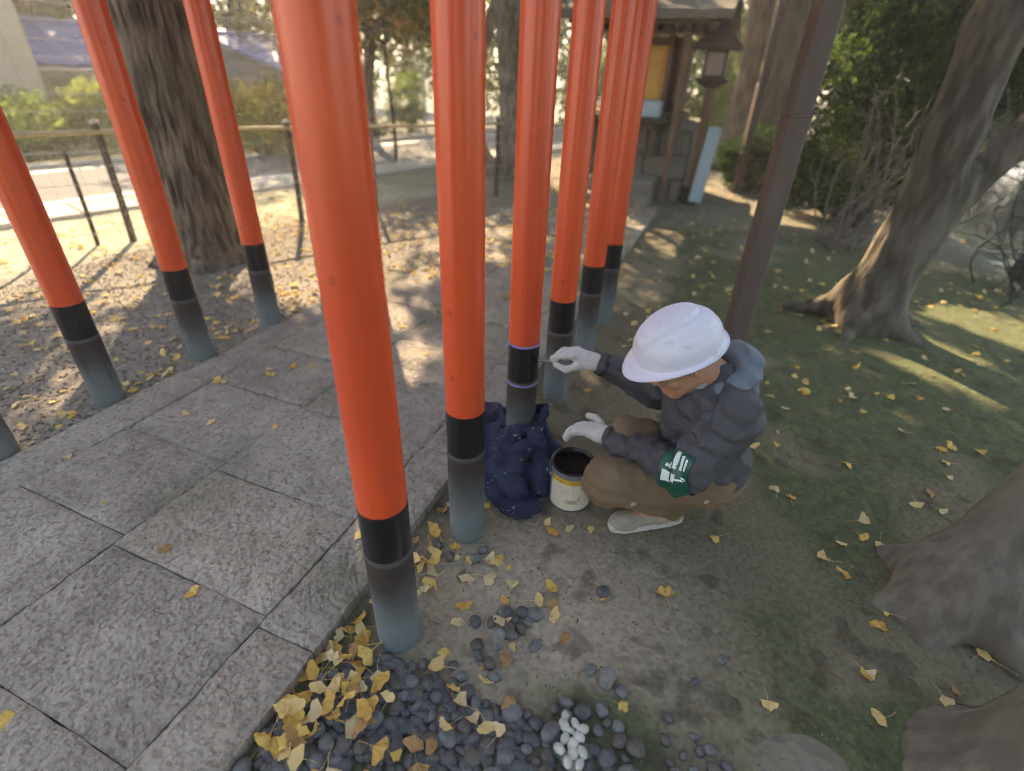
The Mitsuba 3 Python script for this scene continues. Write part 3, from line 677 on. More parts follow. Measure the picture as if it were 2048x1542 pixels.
mat('m_print', (.62, .70, .70), .5)
mat('m_dark', (.015, .013, .012), .4)
scene['m_lens'] = {'type': 'thindielectric', 'int_ior': 1.5}

fw, rt = nrm([-.86, -.51, 0]), nrm([-.51, .86, 0])
PEL, CHE, NEK = np.array([.135, 1.725, .265]), np.array([.10, 1.695, .53]), np.array([.065, 1.665, .685])
LS, RS = np.array([.170, 1.555, .615]), np.array([-.015, 1.825, .625])
LE, LW = np.array([.075, 1.470, .415]), np.array([-.228, 1.620, .365])
HS = np.array([-.014, .042, -.024])
RE, RW = np.array([-.09, 1.895, .450]), np.array([-.328, 1.788, .580]) + HS
LH, RH = np.array([.165, 1.645, .255]), np.array([.085, 1.82, .265])
LK, RK = np.array([-.178, 1.460, .285]), np.array([-.150, 1.640, .355])
LA, RA = np.array([.040, 1.635, .085]), np.array([-.045, 1.845, .085])
hf = nrm([-.64, -.58, -.50]); hu = nrm(np.array([0, 0, 1]) - hf[2] * hf); hl = np.cross(hu, hf)
HR = np.stack([hf, hl, hu], 1); HC = np.array([-.034, 1.590, .772])

def head_sd(p):
    q = (p - HC) @ HR
    d = sd_ell(q, (-.008, 0, .022), (.098, .077, .10))
    d = smin(d, sd_ell(q, (.032, 0, -.045), (.064, .060, .088)), .03)
    d = smin(d, sd_cap(q, (.070, -.012, -.108), (.070, .012, -.108), .020, .020), .03)
    d = smin(d, sd_cap(q, (.0, .052, -.075), (.062, .02, -.108), .018, .014), .025)
    d = smin(d, sd_cap(q, (.0, -.052, -.075), (.062, -.02, -.108), .018, .014), .025)
    d = smin(d, sd_cap(q, (.086, -.032, .012), (.086, .032, .012), .012, .012), .016)
    d = smin(d, sd_cap(q, (.090, 0, .004), (.110, 0, -.034), .008, .012), .012)
    for s in (-1, 1):
        d = smin(d, sd_ell(q, (.100, s * .012, -.037), (.010, .008, .007)), .006)
        d = smin(d, sd_ell(q, (.070, s * .042, -.035), (.020, .020, .022)), .02)
        e = sd_ell(q, (.086, s * .031, -.008), (.016, .017, .010)); d = -smin(-d, e, .012)
        ear = np.maximum(sd_ell(q, (-.008, s * .080, -.018), (.020, .009, .033)), -sd_ell(q, (-.004, s * .092, -.016), (.011, .010, .020)))
        d = smin(d, ear, .008)
    d = smin(d, sd_cap(q, (.094, -.016, -.066), (.094, .016, -.066), .0065, .0065), .008)
    d = smin(d, sd_cap(q, (.091, -.014, -.077), (.091, .014, -.077), .007, .007), .008)
    d = -smin(-d, sd_cap(q, (.101, -.02, -.0715), (.101, .02, -.0715), .0025, .0025), .004)
    return d
def limb(p, a, b, ra, rb): return sd_cap(p, a, b, ra, rb)
def body_sd(p):
    d = smin(head_sd(p), sd_cap(p, HC - hf * .03 - hu * .06, NEK + np.array([.02, .012, -.02]), .053, .062), .04)
    d = smin(d, sd_cap(p, PEL, CHE, .115, .12), .06); d = smin(d, sd_cap(p, CHE, NEK, .11, .06), .06)
    for a, b, c, ra, rb, rc in ((LS, LE, LW, .045, .036, .026), (RS, RE, RW, .045, .036, .026), (LH, LK, LA, .075, .05, .036), (RH, RK, RA, .075, .05, .036)):
        d = smin(d, limb(p, a, b, ra, rb), .03); d = smin(d, limb(p, b, c, rb, rc), .02)
    d = smin(d, sd_cap(p, LS, RS, .05, .05), .05)
    for w, h in ((LW, np.array([-.30, 1.65, .35])), (RW, np.array([-.39, 1.765, .58]) + HS)): d = smin(d, sd_cap(p, w, h, .024, .016), .02)
    for a in (LA, RA): d = smin(d, sd_cap(p, a - [0, 0, .02], a - [0, 0, .035] + fw * .14, .034, .022), .03)
    return d
me = thing('person', 'person in white hard hat, dark jacket and khaki trousers squatting with a brush', 'person')
part(me, 'body', P(taubin(nets(body_sd, (-.44, 1.40, .01), (.38, 2.0, .96), .0075), 4), 'm_skin', True), 'tanned face and neck under the helmet')
face = nets(lambda p: np.maximum(head_sd(p) - .0006, -((p - HC) @ HR)[..., 0] - .0), HC - .17, HC + .17, .0032)
part(me, 'face', P(taubin(face, 3), 'm_skin', True), 'weathered face looking down to the left')

def wrinkle(p, amp, k1, seed=0):
    n1 = meshkit.fbm(p * np.array([k1, k1, k1 * 1.5]) + seed, 3, seed)
    return amp * (np.maximum(0, 1 - np.abs(n1 - .5) * 7) ** 2 - .2)
def jacket_sd(p):
    d = sd_cap(p, PEL + [.01, .006, .02], CHE, .138, .146)
    d = smin(d, sd_cap(p, CHE, NEK + [.012, .007, -.045], .145, .105), .08)
    d = smin(d, sd_cap(p, LS, RS, .085, .085), .07)
    d = smin(d, sd_ell(p, PEL - fw * .01 + [0, 0, .04], (.150, .150, .12)), .05)
    aL = smin(sd_cap(p, LS, LE, .088, .072), sd_cap(p, LE, LW - [-.035, .023, -.005], .070, .047), .03)
    aR = smin(sd_cap(p, RS, RE, .085, .070), sd_cap(p, RE, RW + [.02, .008, -.01], .066, .047), .03)
    # sleeve folds run round the arms
    d = smin(smin(d, aL, .035), aR, .035)
    tl = ((p - LE) @ nrm(LW - LE)); tu = ((p - LS) @ nrm(LE - LS))
    fold = .0065 * np.sin(tl * 95 + 7 * meshkit.noise(p * 13)) * sst(.075, .055, np.abs(aL + .03)) * (p[..., 0] < .12)
    d = d + fold + .010 * (meshkit.fbm(p * np.array([8, 8, 11]), 3, 3) - .5) - wrinkle(p @ np.array([[1.2, .3, .1], [-.3, 1.1, .2], [.2, -.1, .55]]), .009, 8, 2)
    bend = np.sin((p @ nrm([.3, -.2, 1.0])) * 70 + 9 * meshkit.noise(p * 6, 8)) * .006
    d = d + bend
    hem = .225 + .05 * sst(-.1, .15, (p - PEL) @ fw) - p[..., 2]
    wr = np.minimum(np.linalg.norm(p - LW, axis=-1), np.linalg.norm(p - RW, axis=-1))
    d = np.maximum(d, np.where(wr < .16, -1, hem))
    nk = sd_cap(p, NEK + [-.01, -.005, -.03], HC - hf * .02 - hu * .03, .066, .085)
    d = -smin(-d, nk, .01)
    vneck = sd_cap(p, NEK + fw * .12 + [0, 0, -.02], NEK + fw * .15 + [0, 0, -.13], .045, .012)
    d = -smin(-d, vneck, .01)
    return d
jm = nets(jacket_sd, (-.36, 1.32, .16), (.42, 2.06, .80), .0075)
part(me, 'jacket', P(taubin(jm, 3), 'm_jacket', True), 'dark blue-grey work jacket')
shirt = nets(lambda p: smin(sd_cap(p, CHE + fw * .02, NEK + fw * .045 + [0, 0, -.035], .125, .066), sd_cap(p, NEK + fw * .05 + rt * -.05, NEK + fw * .05 + rt * .05, .03, .03), .03), (-.2, 1.45, .35), (.3, 1.95, .8), .009)
part(me, 'shirt', P(taubin(shirt, 3), 'm_shirt', True), 'grey shirt at the open collar')

def trous_sd(p):
    d = sd_ell(p, PEL + [.015, .01, -.025], (.150, .150, .12))
    for h, k, a in ((LH, LK, LA), (RH, RK, RA)):
        t = smin(sd_cap(p, h, k, .098, .080), sd_cap(p, k, a + [.015, .01, .015], .078, .058), .05)
        d = smin(d, t, .03)
    d = d + .016 * (meshkit.fbm(p * 10, 3, 6) - .5) - wrinkle(p, .007, 9, 5) + .004 * np.sin(p[..., 2] * 80 + p[..., 0] * 45 + 9 * meshkit.noise(p * 8, 2))
    return np.maximum(d, .052 - p[..., 2])
part(me, 'trousers', P(taubin(nets(trous_sd, (-.36, 1.30, .03), (.44, 2.06, .52), .0075), 3), 'm_trousers', True), 'khaki work trousers with paint flecks')

# shoes
def shoe(heel, toe, nm):
    heel, toe = np.array(heel, float), np.array(toe, float); d = nrm(toe - heel); s = np.array([-d[1], d[0], 0]); L = np.linalg.norm(toe - heel)
    def up(p):
        q = p - heel; a = q @ d; b = q @ s; z = q[..., 2]
        Q = np.stack([a, b, z], -1)
        f = sd_cap(Q, (.035, 0, .045), (.10, 0, .055), .036, .036)
        f = smin(f, sd_cap(Q, (.10, 0, .05), (L - .045, 0, .030), .036, .036), .03)
        f = smin(f, sd_ell(Q, (L - .06, 0, .026), (.062, .046, .034)), .02)
        f = smin(f, sd_cap(Q, (.045, 0, .06), (.055, 0, .095), .036, .040), .02)
        return np.maximum(f + .004 * (meshkit.fbm(p * 30, 2) - .5), .018 - z)
    c = (heel + toe) / 2
    up_m = taubin(nets(up, c - [.2, .2, .0], c + [.2, .2, .15], .005), 3)
    u = np.linspace(0, 2 * np.pi, 48, endpoint=False)
    a = L / 2 + L / 2 * np.cos(u) * (1.02)
    w = .041 + .010 * np.cos(u) + .006 * np.cos(2 * u)
    b = np.sign(np.sin(u)) * np.abs(np.sin(u)) ** .75 * w
    pl = Polygon(np.stack([heel[0] + d[0] * a + s[0] * b, heel[1] + d[1] * a + s[1] * b], -1)).buffer(.002)
    sole = trimesh.creation.extrude_polygon(pl, .026, engine='earcut')
    sole.apply_translation([0, 0, .003])
    sh = part(me, 'shoe', P(up_m, 'm_shoe', True)); part(sh, 'sole', P(sole, 'm_sole', 30))
shoe((.110, 1.682, 0), (-.150, 1.517, 0), 'l'); shoe((.035, 1.895, 0), (-.215, 1.735, 0), 'r')

# helmet
def helmet():
    nph, nv = 220, 100
    ph = np.linspace(0, 2 * np.pi, nph, endpoint=False)
    rows, inner = [], []
    A, B, Hh = .148, .121, .120
    for k in range(nv):
        t = k / (nv - 1)
        if t < .82:
            a = t / .82 * (np.pi / 2)
            rr = np.sin(a) ** .86; zz = np.cos(a) ** .80 if np.cos(a) > 0 else 0
            x, y, z = A * rr * np.cos(ph), B * rr * np.sin(ph), Hh * zz + 0 * ph
        else:
            e = (t - .82) / .18
            fr = np.maximum(np.cos(ph), 0) ** 2
            o = e * (.011 + .036 * fr)
            x, y = (A + o) * np.cos(ph), (B + e * .011) * np.sin(ph)
            z = -.004 * e - .012 * e * fr + 0 * ph - .010 * e * np.maximum(-np.cos(ph), 0)
        # raised centre panel with a sharp edge, and the swage lines beside it
        el = np.sqrt(((x - .030) / .112) ** 2 + (y / .054) ** 2)
        z = z + np.where(t < .82, .012 * sst(1.03, .93, el) - .003 * np.exp(-((el - 1.07) / .03) ** 2), 0)
        el2 = np.sqrt(((x + .01) / .125) ** 2 + ((np.abs(y) - .0) / .096) ** 2)
        z = z - np.where(t < .82, .0035 * np.exp(-((el2 - 1.0) / .035) ** 2), 0)
        z = z + np.where((t > .60) & (t < .82), .002 * sst(.6, .72, t) , 0)
        rows.append(np.stack([x, y, z], -1))
    v = np.vstack(rows)
    vin = np.vstack([r * [.965, .96, 1] - [0, 0, .004] for r in rows])
    n = len(v)
    i, j = np.meshgrid(np.arange(nv - 1), np.arange(nph), indexing='ij')
    q = np.stack([i * nph + j, (i + 1) * nph + j, (i + 1) * nph + (j + 1) % nph, i * nph + (j + 1) % nph], -1).reshape(-1, 4)
    b = (nv - 1) * nph; jj = np.arange(nph); k2 = (jj + 1) % nph
    lip = np.stack([b + jj, n + b + jj, n + b + k2, b + k2], -1)
    f = np.vstack([q, q[:, ::-1] + n, lip])
    V = np.vstack([v, vin])
    return tm(V, np.vstack([f[:, [0, 1, 2]], f[:, [0, 2, 3]]]))
hm = helmet()
tp = math.radians(9)                       # worn pushed back a little
HM = np.eye(4); HM[:3, :3] = np.stack([hf * math.cos(tp) + hu * math.sin(tp), hl, hu * math.cos(tp) - hf * math.sin(tp)], 1); HM[:3, 3] = HC + hu * .046 + hf * -.006
hm.apply_transform(HM)
hk = part(me, 'helmet', P(hm, 'm_helmet', 50), 'white hard hat with a raised oval panel on the crown')
rimp = [(.161 * math.cos(a) + (.036 * max(math.cos(a), 0) ** 3), .134 * math.sin(a), -.006 - .012 * max(math.cos(a), 0) ** 2 - .010 * max(-math.cos(a), 0)) for a in np.linspace(0, 2 * np.pi, 80)]
rm = tube(rimp, .0024, 6, cap=False); rm.apply_transform(HM); part(hk, 'rim_bead', P(rm, 'm_helmet', True))
def hair_sd(p):
    q = (p - HC) @ HR
    d = sd_ell(q, (-.012, 0, .018), (.104, .083, .10))
    d = np.maximum(d, q[..., 0] - .035 - .3 * np.maximum(0, q[..., 2] - .03)); d = np.maximum(d, -q[..., 2] - .035)
    for s in (-1, 1): d = np.minimum(d, sd_cap(q, (.020, s * .076, .02), (.016, s * .078, -.026), .009, .005))
    return d + .003 * (meshkit.noise(p * 90) - .5)
part(me, 'hair', P(nets(hair_sd, HC - .15, HC + .15, .004), 'm_hair', True), 'short grey hair at the temple')
for s in (-1, 1):
    part(me, 'eye', P(trimesh.creation.icosphere(2, .0105).apply_translation(HC + HR @ [.078, s * .031, -.008]), 'm_dark', True))
gl = part(me, 'glasses', P(cat(*([tube([HC + HR @ [.104 + .0 * math.cos(a), s * .032 + .023 * math.cos(a), -.014 + .016 * math.sin(a)] for a in np.linspace(0, 2 * np.pi, 24)], .0013, 6, cap=False) for s in (-1, 1)] +
    [tube([HC + HR @ [.104, -.010, -.008], HC + HR @ [.107, 0, -.006], HC + HR @ [.104, .010, -.008]], .0013, 6)] +
    [tube([HC + HR @ [.104, s * .055, -.008], HC + HR @ [.06, s * .080, -.004], HC + HR @ [-.01, s * .083, .0]], .0014, 6) for s in (-1, 1)])), 'm_can_metal', True), 'thin metal-framed glasses')
# hood folded behind the neck
def hood_sd(p):
    c = NEK - fw * .035 + [0, 0, .015]
    d = 9.0
    ang = np.linspace(-2.0, 2.0, 9)
    pts_ = [c + (-fw * math.cos(a) * .085 + rt * math.sin(a) * .105) + np.array([0, 0, .045 * math.cos(a)]) for a in ang]
    for a, b, t in zip(pts_[:-1], pts_[1:], ang): d = smin(np.full(p.shape[:-1], 9.0) if np.isscalar(d) else d, sd_cap(p, a, b, .040 - .006 * abs(t), .040 - .006 * abs(t)), .03)
    d = smin(d, sd_cap(p, c - fw * .09 + [0, 0, .0], c - fw * .115 - [0, 0, .09], .06, .05), .05)
    return d + .018 * (meshkit.fbm(p * 15, 3, 2) - .5) + .004 * np.sin(p @ np.array([70, 40, 90.]) + 6 * meshkit.noise(p * 11))
part(me, 'hood', P(taubin(nets(hood_sd, NEK - .26, NEK + .26, .007), 3), 'm_hood', True), 'pale blue-grey hood bunched behind the neck')

# armband near the left elbow, with a worn white print
ax = nrm(LW - LE); e1 = nrm(np.cross(ax, [0, 0, 1])); e2 = np.cross(e1, ax)
def band_surface(t0, t1, a0, a1, dr_, nt=10, na=48, closed=True):
    A, Tt = np.meshgrid(np.linspace(a0, a1, na, endpoint=not closed), np.linspace(t0, t1, nt)); A, Tt = A.ravel(), Tt.ravel()
    dirn = np.cos(A)[:, None] * e1 + np.sin(A)[:, None] * e2
    o = LE + Tt[:, None] * ax
    lo, hi = np.full(len(A), .03), np.full(len(A), .16)
    for _ in range(12):
        m_ = (lo + hi) / 2; ins = jacket_sd(o + dirn * m_[:, None]) < 0
        lo, hi = np.where(ins, m_, lo), np.where(ins, hi, m_)
    V = o + dirn * (np.minimum(lo, .098 + .01 * np.sin(3 * A)) + dr_)[:, None]
    i, j = np.meshgrid(np.arange(nt - 1), np.arange(na if closed else na - 1), indexing='ij')
    q = np.stack([i * na + j, i * na + (j + 1) % na, (i + 1) * na + (j + 1) % na, (i + 1) * na + j], -1).reshape(-1, 4)
    return V, q, nt, na
V, q, nt, na = band_surface(-.045, .062, 0, 2 * np.pi, .006)
m = trimesh.Trimesh(V, np.vstack([q[:, [0, 1, 2]], q[:, [0, 2, 3]]]), process=False)
ab = part(me, 'armband', P(m, 'm_green', True), 'dark green armband with a white print on the left sleeve')
def patch(t0, t1, a0, a1):
    V, q, nt, na = band_surface(t0, t1, a0, a1, .0085, 5, 9, False)
    return tm(V, np.vstack([q[:, [0, 1, 2]], q[:, [0, 2, 3]]]))
camd = EYE - LE; a_c = math.atan2(camd @ e2, camd @ e1)
pr = [(.018, .050, .32, .85), (-.004, .010, .30, .62), (-.040, -.020, .34, .42), (-.030, .0, .46, .53), (.000, .014, -.50, .12), (-.016, -.006, -.42, .10), (-.030, -.022, -.35, .06), (.020, .030, -.10, .18), (.034, .046, .02, .16)]
part(ab, 'print', P(cat(*[patch(t0, t1, a_c + a, a_c + b) for t0, t1, a, b in pr]), 'm_print', True), 'worn white emblem and lettering')

# gloved hands: palm, four bent fingers and a thumb each, then smoothed
def hand(root, palm, fingers, thumb, cuff_r=.036):
    def sd(p):
        d = sd_cap(p, root[0], root[1], cuff_r, .033)
        for a, b, ra, rb in palm: d = smin(d, sd_cap(p, a, b, ra, rb), .018)
        for ch in list(fingers) + [thumb]:
            f = np.full(p.shape[:-1], 9.0)
            rs = np.linspace(.0165, .0135, len(ch))
            for a, b, ra, rb in zip(ch[:-1], ch[1:], rs[:-1], rs[1:]): f = smin(f, sd_cap(p, a, b, ra, rb), .004)
            d = smin(d, f, .008)
        return d + .0022 * (meshkit.fbm(p * 60, 2) - .5)
    allp = np.vstack([np.array(root)] + [np.array([x[0], x[1]]) for x in palm] + [np.array(c) for c in fingers] + [np.array(thumb)])
    return taubin(nets(sd, allp.min(0) - .05, allp.max(0) + .05, .0028), 3)
a3 = lambda *x: np.array(x, float)
# left hand over the tin: fingers reach down to the rim, thumb held out beyond
Wl = LW; Dl = nrm([-.84, .36, -.18]); Sl = nrm([.30, .92, .0]); Sl = nrm(Sl - Dl * (Sl @ Dl)); Nl = np.cross(Dl, Sl)
K = Wl + Dl * .108
lf = []
for o, l, c in ((.030, .92, .0), (.010, 1.0, .012), (-.011, .95, .018), (-.031, .78, .012)):
    b = K + Sl * o * 1.0 + Dl * (.004 - abs(o) * .2)
    p1 = b + Dl * .044 * l + a3(0, 0, -.012)
    p2 = p1 + (Dl * .75 + a3(-.05, -.03, -.70)) * .036 * l
    p3 = p2 + (Dl * .42 + a3(-.02, -.04, -1.0)) * .034 * l
    lf.append([b, p1, p2, p3])
lth = [Wl + Dl * .050 + Sl * .030, Wl + Dl * .082 + Sl * .062 + a3(0, 0, .004), Wl + Dl * .122 + Sl * .080 + a3(0, 0, .008), Wl + Dl * .158 + Sl * .082 + a3(0, 0, .004)]
lh = hand((Wl - Dl * .025, Wl + Dl * .02), [(Wl + Dl * .03 + Sl * o, K + Sl * o * .95, .024, .0175) for o in (.022, .0, -.022)] + [(Wl + Dl * .035 + Sl * .01, Wl + Dl * .075 + Sl * .035, .02, .018)], lf, lth)
part(me, 'glove', P(lh, 'm_glove', True), 'white cotton glove on the left hand over the tin')
# right hand pinching the brush
BT, BD = a3(-.588, 1.738, .556) + HS, nrm([.215, .028, .014])
def on(t, off=(0, 0, 0)): return BT + BD * t + np.array(off, float)
Wr = RW
kn = [HS + a3(-.430, 1.738, .612), HS + a3(-.425, 1.755, .624), HS + a3(-.418, 1.775, .618), HS + a3(-.408, 1.792, .602)]
rf = [[kn[0], HS + a3(-.468, 1.730, .610), HS + a3(-.492, 1.738, .588), on(.080, (0, .004, .012))],
      [kn[1], HS + a3(-.466, 1.752, .618), HS + a3(-.488, 1.758, .594), on(.085, (.004, .016, .002))],
      [kn[2], HS + a3(-.455, 1.778, .604), HS + a3(-.468, 1.776, .574), HS + a3(-.448, 1.766, .553)],
      [kn[3], HS + a3(-.438, 1.800, .588), HS + a3(-.448, 1.795, .562), HS + a3(-.430, 1.780, .546)]]
rth = [Wr + a3(-.045, -.026, -.012), HS + a3(-.405, 1.735, .570), HS + a3(-.440, 1.722, .553), on(.098, (0, -.008, -.010))]
rh = hand((Wr + a3(.03, .01, -.004), Wr + a3(-.015, -.004, .0)), [(Wr + a3(-.02, -.01, .006), k_, .024, .0165) for k_ in kn] + [(Wr + a3(-.03, -.018, -.008), HS + a3(-.40, 1.74, .575), .022, .018)], rf, rth)
part(me, 'glove', P(rh, 'm_glove', True), 'white cotton glove on the right hand gripping the brush')
for w_, d_ in ((LW, nrm(LW - LE)), (RW, nrm(RW - RE))):
    cf = lathe([(.044, -.028), (.049, -.026), (.050, -.012), (.047, -.009), (.041, -.010)], 28, False)
    M = trimesh.geometry.align_vectors([0, 0, 1], d_); cf.apply_transform(M); cf.apply_translation(w_ + d_ * -.008)
    part(me, 'cuff', P(cf, 'm_dark', True))

# the brush
mat('m_brush_handle', (.20, .20, .21), .45)
bk = thing('paint_brush', 'thin paint brush with black bristles touching the black band of the third pillar', 'brush')
part(bk, 'handle', P(tube([on(t) for t in (.045, .06, .085, .12, .16, .20, .225)], [.0045, .0055, .0048, .0055, .0072, .0062, .003], 12), 'm_brush_handle', True))
part(bk, 'ferrule', P(tube([on(.020), on(.046)], [.0085, .0062], 14), 'm_can_metal', 40))
part(bk, 'bristles', P(tube([on(-.008), on(.0), on(.012), on(.022)], [.002, .006, .0092, .0082], 14), 'm_paint', True))

# ------------------------------------------------------------------ trees, shrubs
def leaves(centres, spread, n, size, seed, cols, droop=.3, fold=.25):
    """n leaves round every centre: folded lozenges with a colour of their own"""
    rg = np.random.default_rng(seed)
    c = np.repeat(np.asarray(centres, float), n, 0); N = len(c)
    sp = np.repeat(np.broadcast_to(np.asarray(spread, float).reshape(-1, 1) if np.ndim(spread) < 2 else spread, (len(centres), 3)), n, 0)
    d = rg.normal(0, 1, (N, 3)); d /= np.linalg.norm(d, axis=1, keepdims=True)
    p = c + d * sp * rg.random((N, 1)) ** .5
    ax_ = rg.normal(0, 1, (N, 3)) + d * .6; ax_[:, 2] -= droop; ax_ /= np.linalg.norm(ax_, axis=1, keepdims=True)
    sd_ = np.cross(ax_, rg.normal(0, 1, (N, 3))); sd_ /= np.linalg.norm(sd_, axis=1, keepdims=True) + 1e-9
    up = np.cross(sd_, ax_)
    s = size * rg.uniform(.65, 1.3, (N, 1))
    v = np.stack([p - ax_ * s, p + sd_ * s * .42 + up * s * fold, p + ax_ * s, p - sd_ * s * .42 + up * s * fold], 1).reshape(-1, 3)
    SN = SUN / np.linalg.norm(SUN); keep = np.ones(N, bool)     # gaps in the canopy where a sun fleck reaches the ground
    for gx_, gy_, gr_ in GAPS:
        o = p - [gx_, gy_, 0]; t_ = o @ SN
        keep &= ~((np.linalg.norm(o - t_[:, None] * SN, axis=1) < gr_) & (t_ > 2))
    k = np.arange(N)[keep][:, None] * 4
    f = np.vstack([k + [0, 1, 2], k + [0, 2, 3]])
    clump = np.repeat(rg.random(len(centres)), n)
    t = np.clip(.55 * clump + .45 * rg.random(N), 0, 1)
    cols = np.asarray(cols, float)
    x = t * (len(cols) - 1); a = np.minimum(x.astype(int), len(cols) - 2)
    col = cols[a] + (cols[a + 1] - cols[a]) * (x - a)[:, None]
    return (v, f), np.repeat(col * rg.uniform(.8, 1.2, (N, 1)), 4, 0)
def foliage(parent, name, centres, spread, n, size, seed, cols, label=None, **kw):
    m, c = leaves(centres, spread, n, size, seed, cols, **kw)
    use = np.unique(m[1]); new = np.full(len(m[0]), -1); new[use] = np.arange(len(use)); m = (m[0][use], new[m[1]]); c = c[use]
    return part(parent, name, P(m, 'm_leaf', False, color=c), label)
GAPS = [(-1.9, 2.68, .12), (-1.55, 2.33, .11), (-.95, .85, .08), (-1.02, .93, .07), (-2.29, .6, .10), (.44, 2.21, .055), (.37, 2.3, .055), (.52, 2.1, .05), (1.33, 4.03, .34), (1.43, 3.92, .34), (1.52, 3.8, .28), (.75, 5.87, .34), (.97, 5.72, .34), (1.17, 5.58, .34), (-.1, 6.4, .3), (1.9, 4.9, .3), (2.2, 4.6, .3), (1.0, 2.35, .06), (1.06, 2.29, .06), (-2.95, 1.7, .13), (-3.04, 3.6, .12), (-1.4, 2.05, .07), (-1.84, 4.3, .12)]
GREEN = [(.018, .040, .012), (.045, .085, .022), (.085, .13, .035)]
OLIVE = [(.045, .060, .018), (.10, .12, .032), (.19, .19, .05)]
LIME = [(.07, .12, .02), (.15, .22, .045), (.28, .32, .08)]
YELL = [(.30, .24, .04), (.45, .36, .07), (.20, .20, .05)]
AUTU = [(.10, .08, .03), (.30, .13, .04), (.34, .22, .06)]
def blob(c, r, n, seed, shell=.55, lo=-1.0):
    rg = np.random.default_rng(seed)
    d = rg.normal(0, 1, (n * 3, 3)); d /= np.linalg.norm(d, axis=1, keepdims=True); d = d[d[:, 2] > lo][:n]
    return np.asarray(c) + d * np.asarray(r) * (shell + (1 - shell) * rg.random((len(d), 1)))
def barkfn(seed, ridge, amp, lump):
    def fn(th, s, p):
        q = np.stack([np.cos(th) * 1.3 * ridge, np.sin(th) * 1.3 * ridge, p[..., 2] * ridge * .28 + seed], -1)
        return amp * (1 - np.abs(meshkit.fbm(q, 3, seed) - .5) * 4) + lump * (meshkit.fbm(p * 1.6, 2, seed + 3) - .5)
    return fn
def limbs(top, crown, seed, r0, n):
    rg = np.random.default_rng(seed); out = []
    for c in crown[rg.permutation(len(crown))[:n]]:
        mid = (top * .5 + c * .5) + rg.normal(0, .15, 3) * np.linalg.norm(c - top) * .4
        out.append(tube(spline([top, mid, c], 9), np.linspace(r0, r0 * .12, 9), 7))
    return out

# the big trunk on the left
t = thing('tree', 'big tree with a thick furrowed trunk beside the left torii pillars', 'tree')
zz = np.linspace(-.1, 4.6, 130)
cx, cy = -4.19 - .012 * zz, 3.17 + .03 * np.sin(zz)
flare = .275 - .012 * zz + .13 * np.exp(-np.maximum(zz, 0) / .16)
def bigbark(th, s, p):
    root = .09 * np.exp(-np.maximum(p[..., 2], 0) / .22) * np.maximum(0, np.sin(th * 5 + 1.1)) ** 2
    return root + barkfn(2, 12.0, .022, .05)(th, s, p)
tr = part(t, 'trunk', P(tube(np.stack([cx, cy, zz], -1), flare, 220, fn=bigbark), 'm_bark_furrow', True), 'thick brown trunk with deeply furrowed bark')
cr = np.vstack([blob((-4.4, 4.4, 4.9), (2.6, 2.6, 1.5), 100, 1), blob((-2.8, 3.0, 4.5), (2.4, 2.2, 1.1), 70, 2), blob((-5.6, 6.6, 5.6), (2.3, 2.2, 1.4), 80, 4), blob((-7.0, 6.0, 5.0), (1.5, 1.7, .9), 44, 6), blob((-2.4, 6.4, 4.7), (2.0, 1.8, .9), 50, 7)])
part(t, 'limb', P(cat(*limbs(np.array([-4.24, 3.2, 4.2]), cr, 5, .13, 9)), 'm_bark_dark', True))
foliage(t, 'crown', cr, .55, 150, .085, 3, GREEN + OLIVE[1:2])
# twin trunk on the right
t = thing('tree', 'leaning twin-trunked tree with smooth bark on the right behind the worker', 'tree')
def twin(p):
    c = [(1.10, 4.30, -.15), (1.15, 4.30, .30), (1.17, 4.30, .62), (1.20, 4.30, .95), (1.18, 4.30, 1.33), (1.18, 4.32, 1.85), (1.22, 4.36, 3.4)]
    rr = [.215, .175, .16, .16, .155, .145, .12]
    d = sd_cap(p, c[0], c[1], rr[0], rr[1])
    for i in range(1, 6): d = smin(d, sd_cap(p, c[i], c[i + 1], rr[i], rr[i + 1]), .06)
    d = smin(d, sd_cap(p, (1.17, 4.32, .45), (1.37, 4.36, .98), .13, .105), .12)
    d = smin(d, sd_cap(p, (1.37, 4.36, .98), (1.58, 4.42, 1.30), .105, .095), .06)
    d = smin(d, sd_cap(p, (1.58, 4.42, 1.30), (2.5, 4.6, 3.4), .095, .08), .08)
    for a, l in ((3.0, .62), (4.4, .5), (5.6, .55), (.4, .55), (2.0, .45)):
        e = np.array([1.10 + l * math.cos(a), 4.32 + l * math.sin(a), -.05])
        d = smin(d, sd_cap(p, (1.10, 4.32, .20), e, .085, .03), .16)
    q = p * np.array([8, 8, 1.6])
    return d + .035 * (meshkit.fbm(q, 3, 7) - .5) + .03 * (meshkit.fbm(p * 3.2, 2, 4) - .5) - .012 * np.abs(meshkit.fbm(p * np.array([22, 22, 4]), 2, 1) - .5) * 2
part(t, 'trunk', P(taubin(nets(twin, (.15, 3.6, -.12), (2.7, 5.0, 3.3), .024), 2), 'm_bark_smooth', True), 'two smooth brown-grey trunks from one root flare')
cr = np.vstack([blob((1.5, 4.6, 4.6), (1.9, 1.7, 1.0), 60, 11)])
part(t, 'limb', P(cat(*limbs(np.array([1.16, 4.34, 3.3]), cr, 6, .11, 6), *limbs(np.array([2.46, 4.59, 3.3]), cr, 7, .08, 4)), 'm_bark_smooth', True))
foliage(t, 'crown', cr, .5, 80, .07, 12, GREEN)
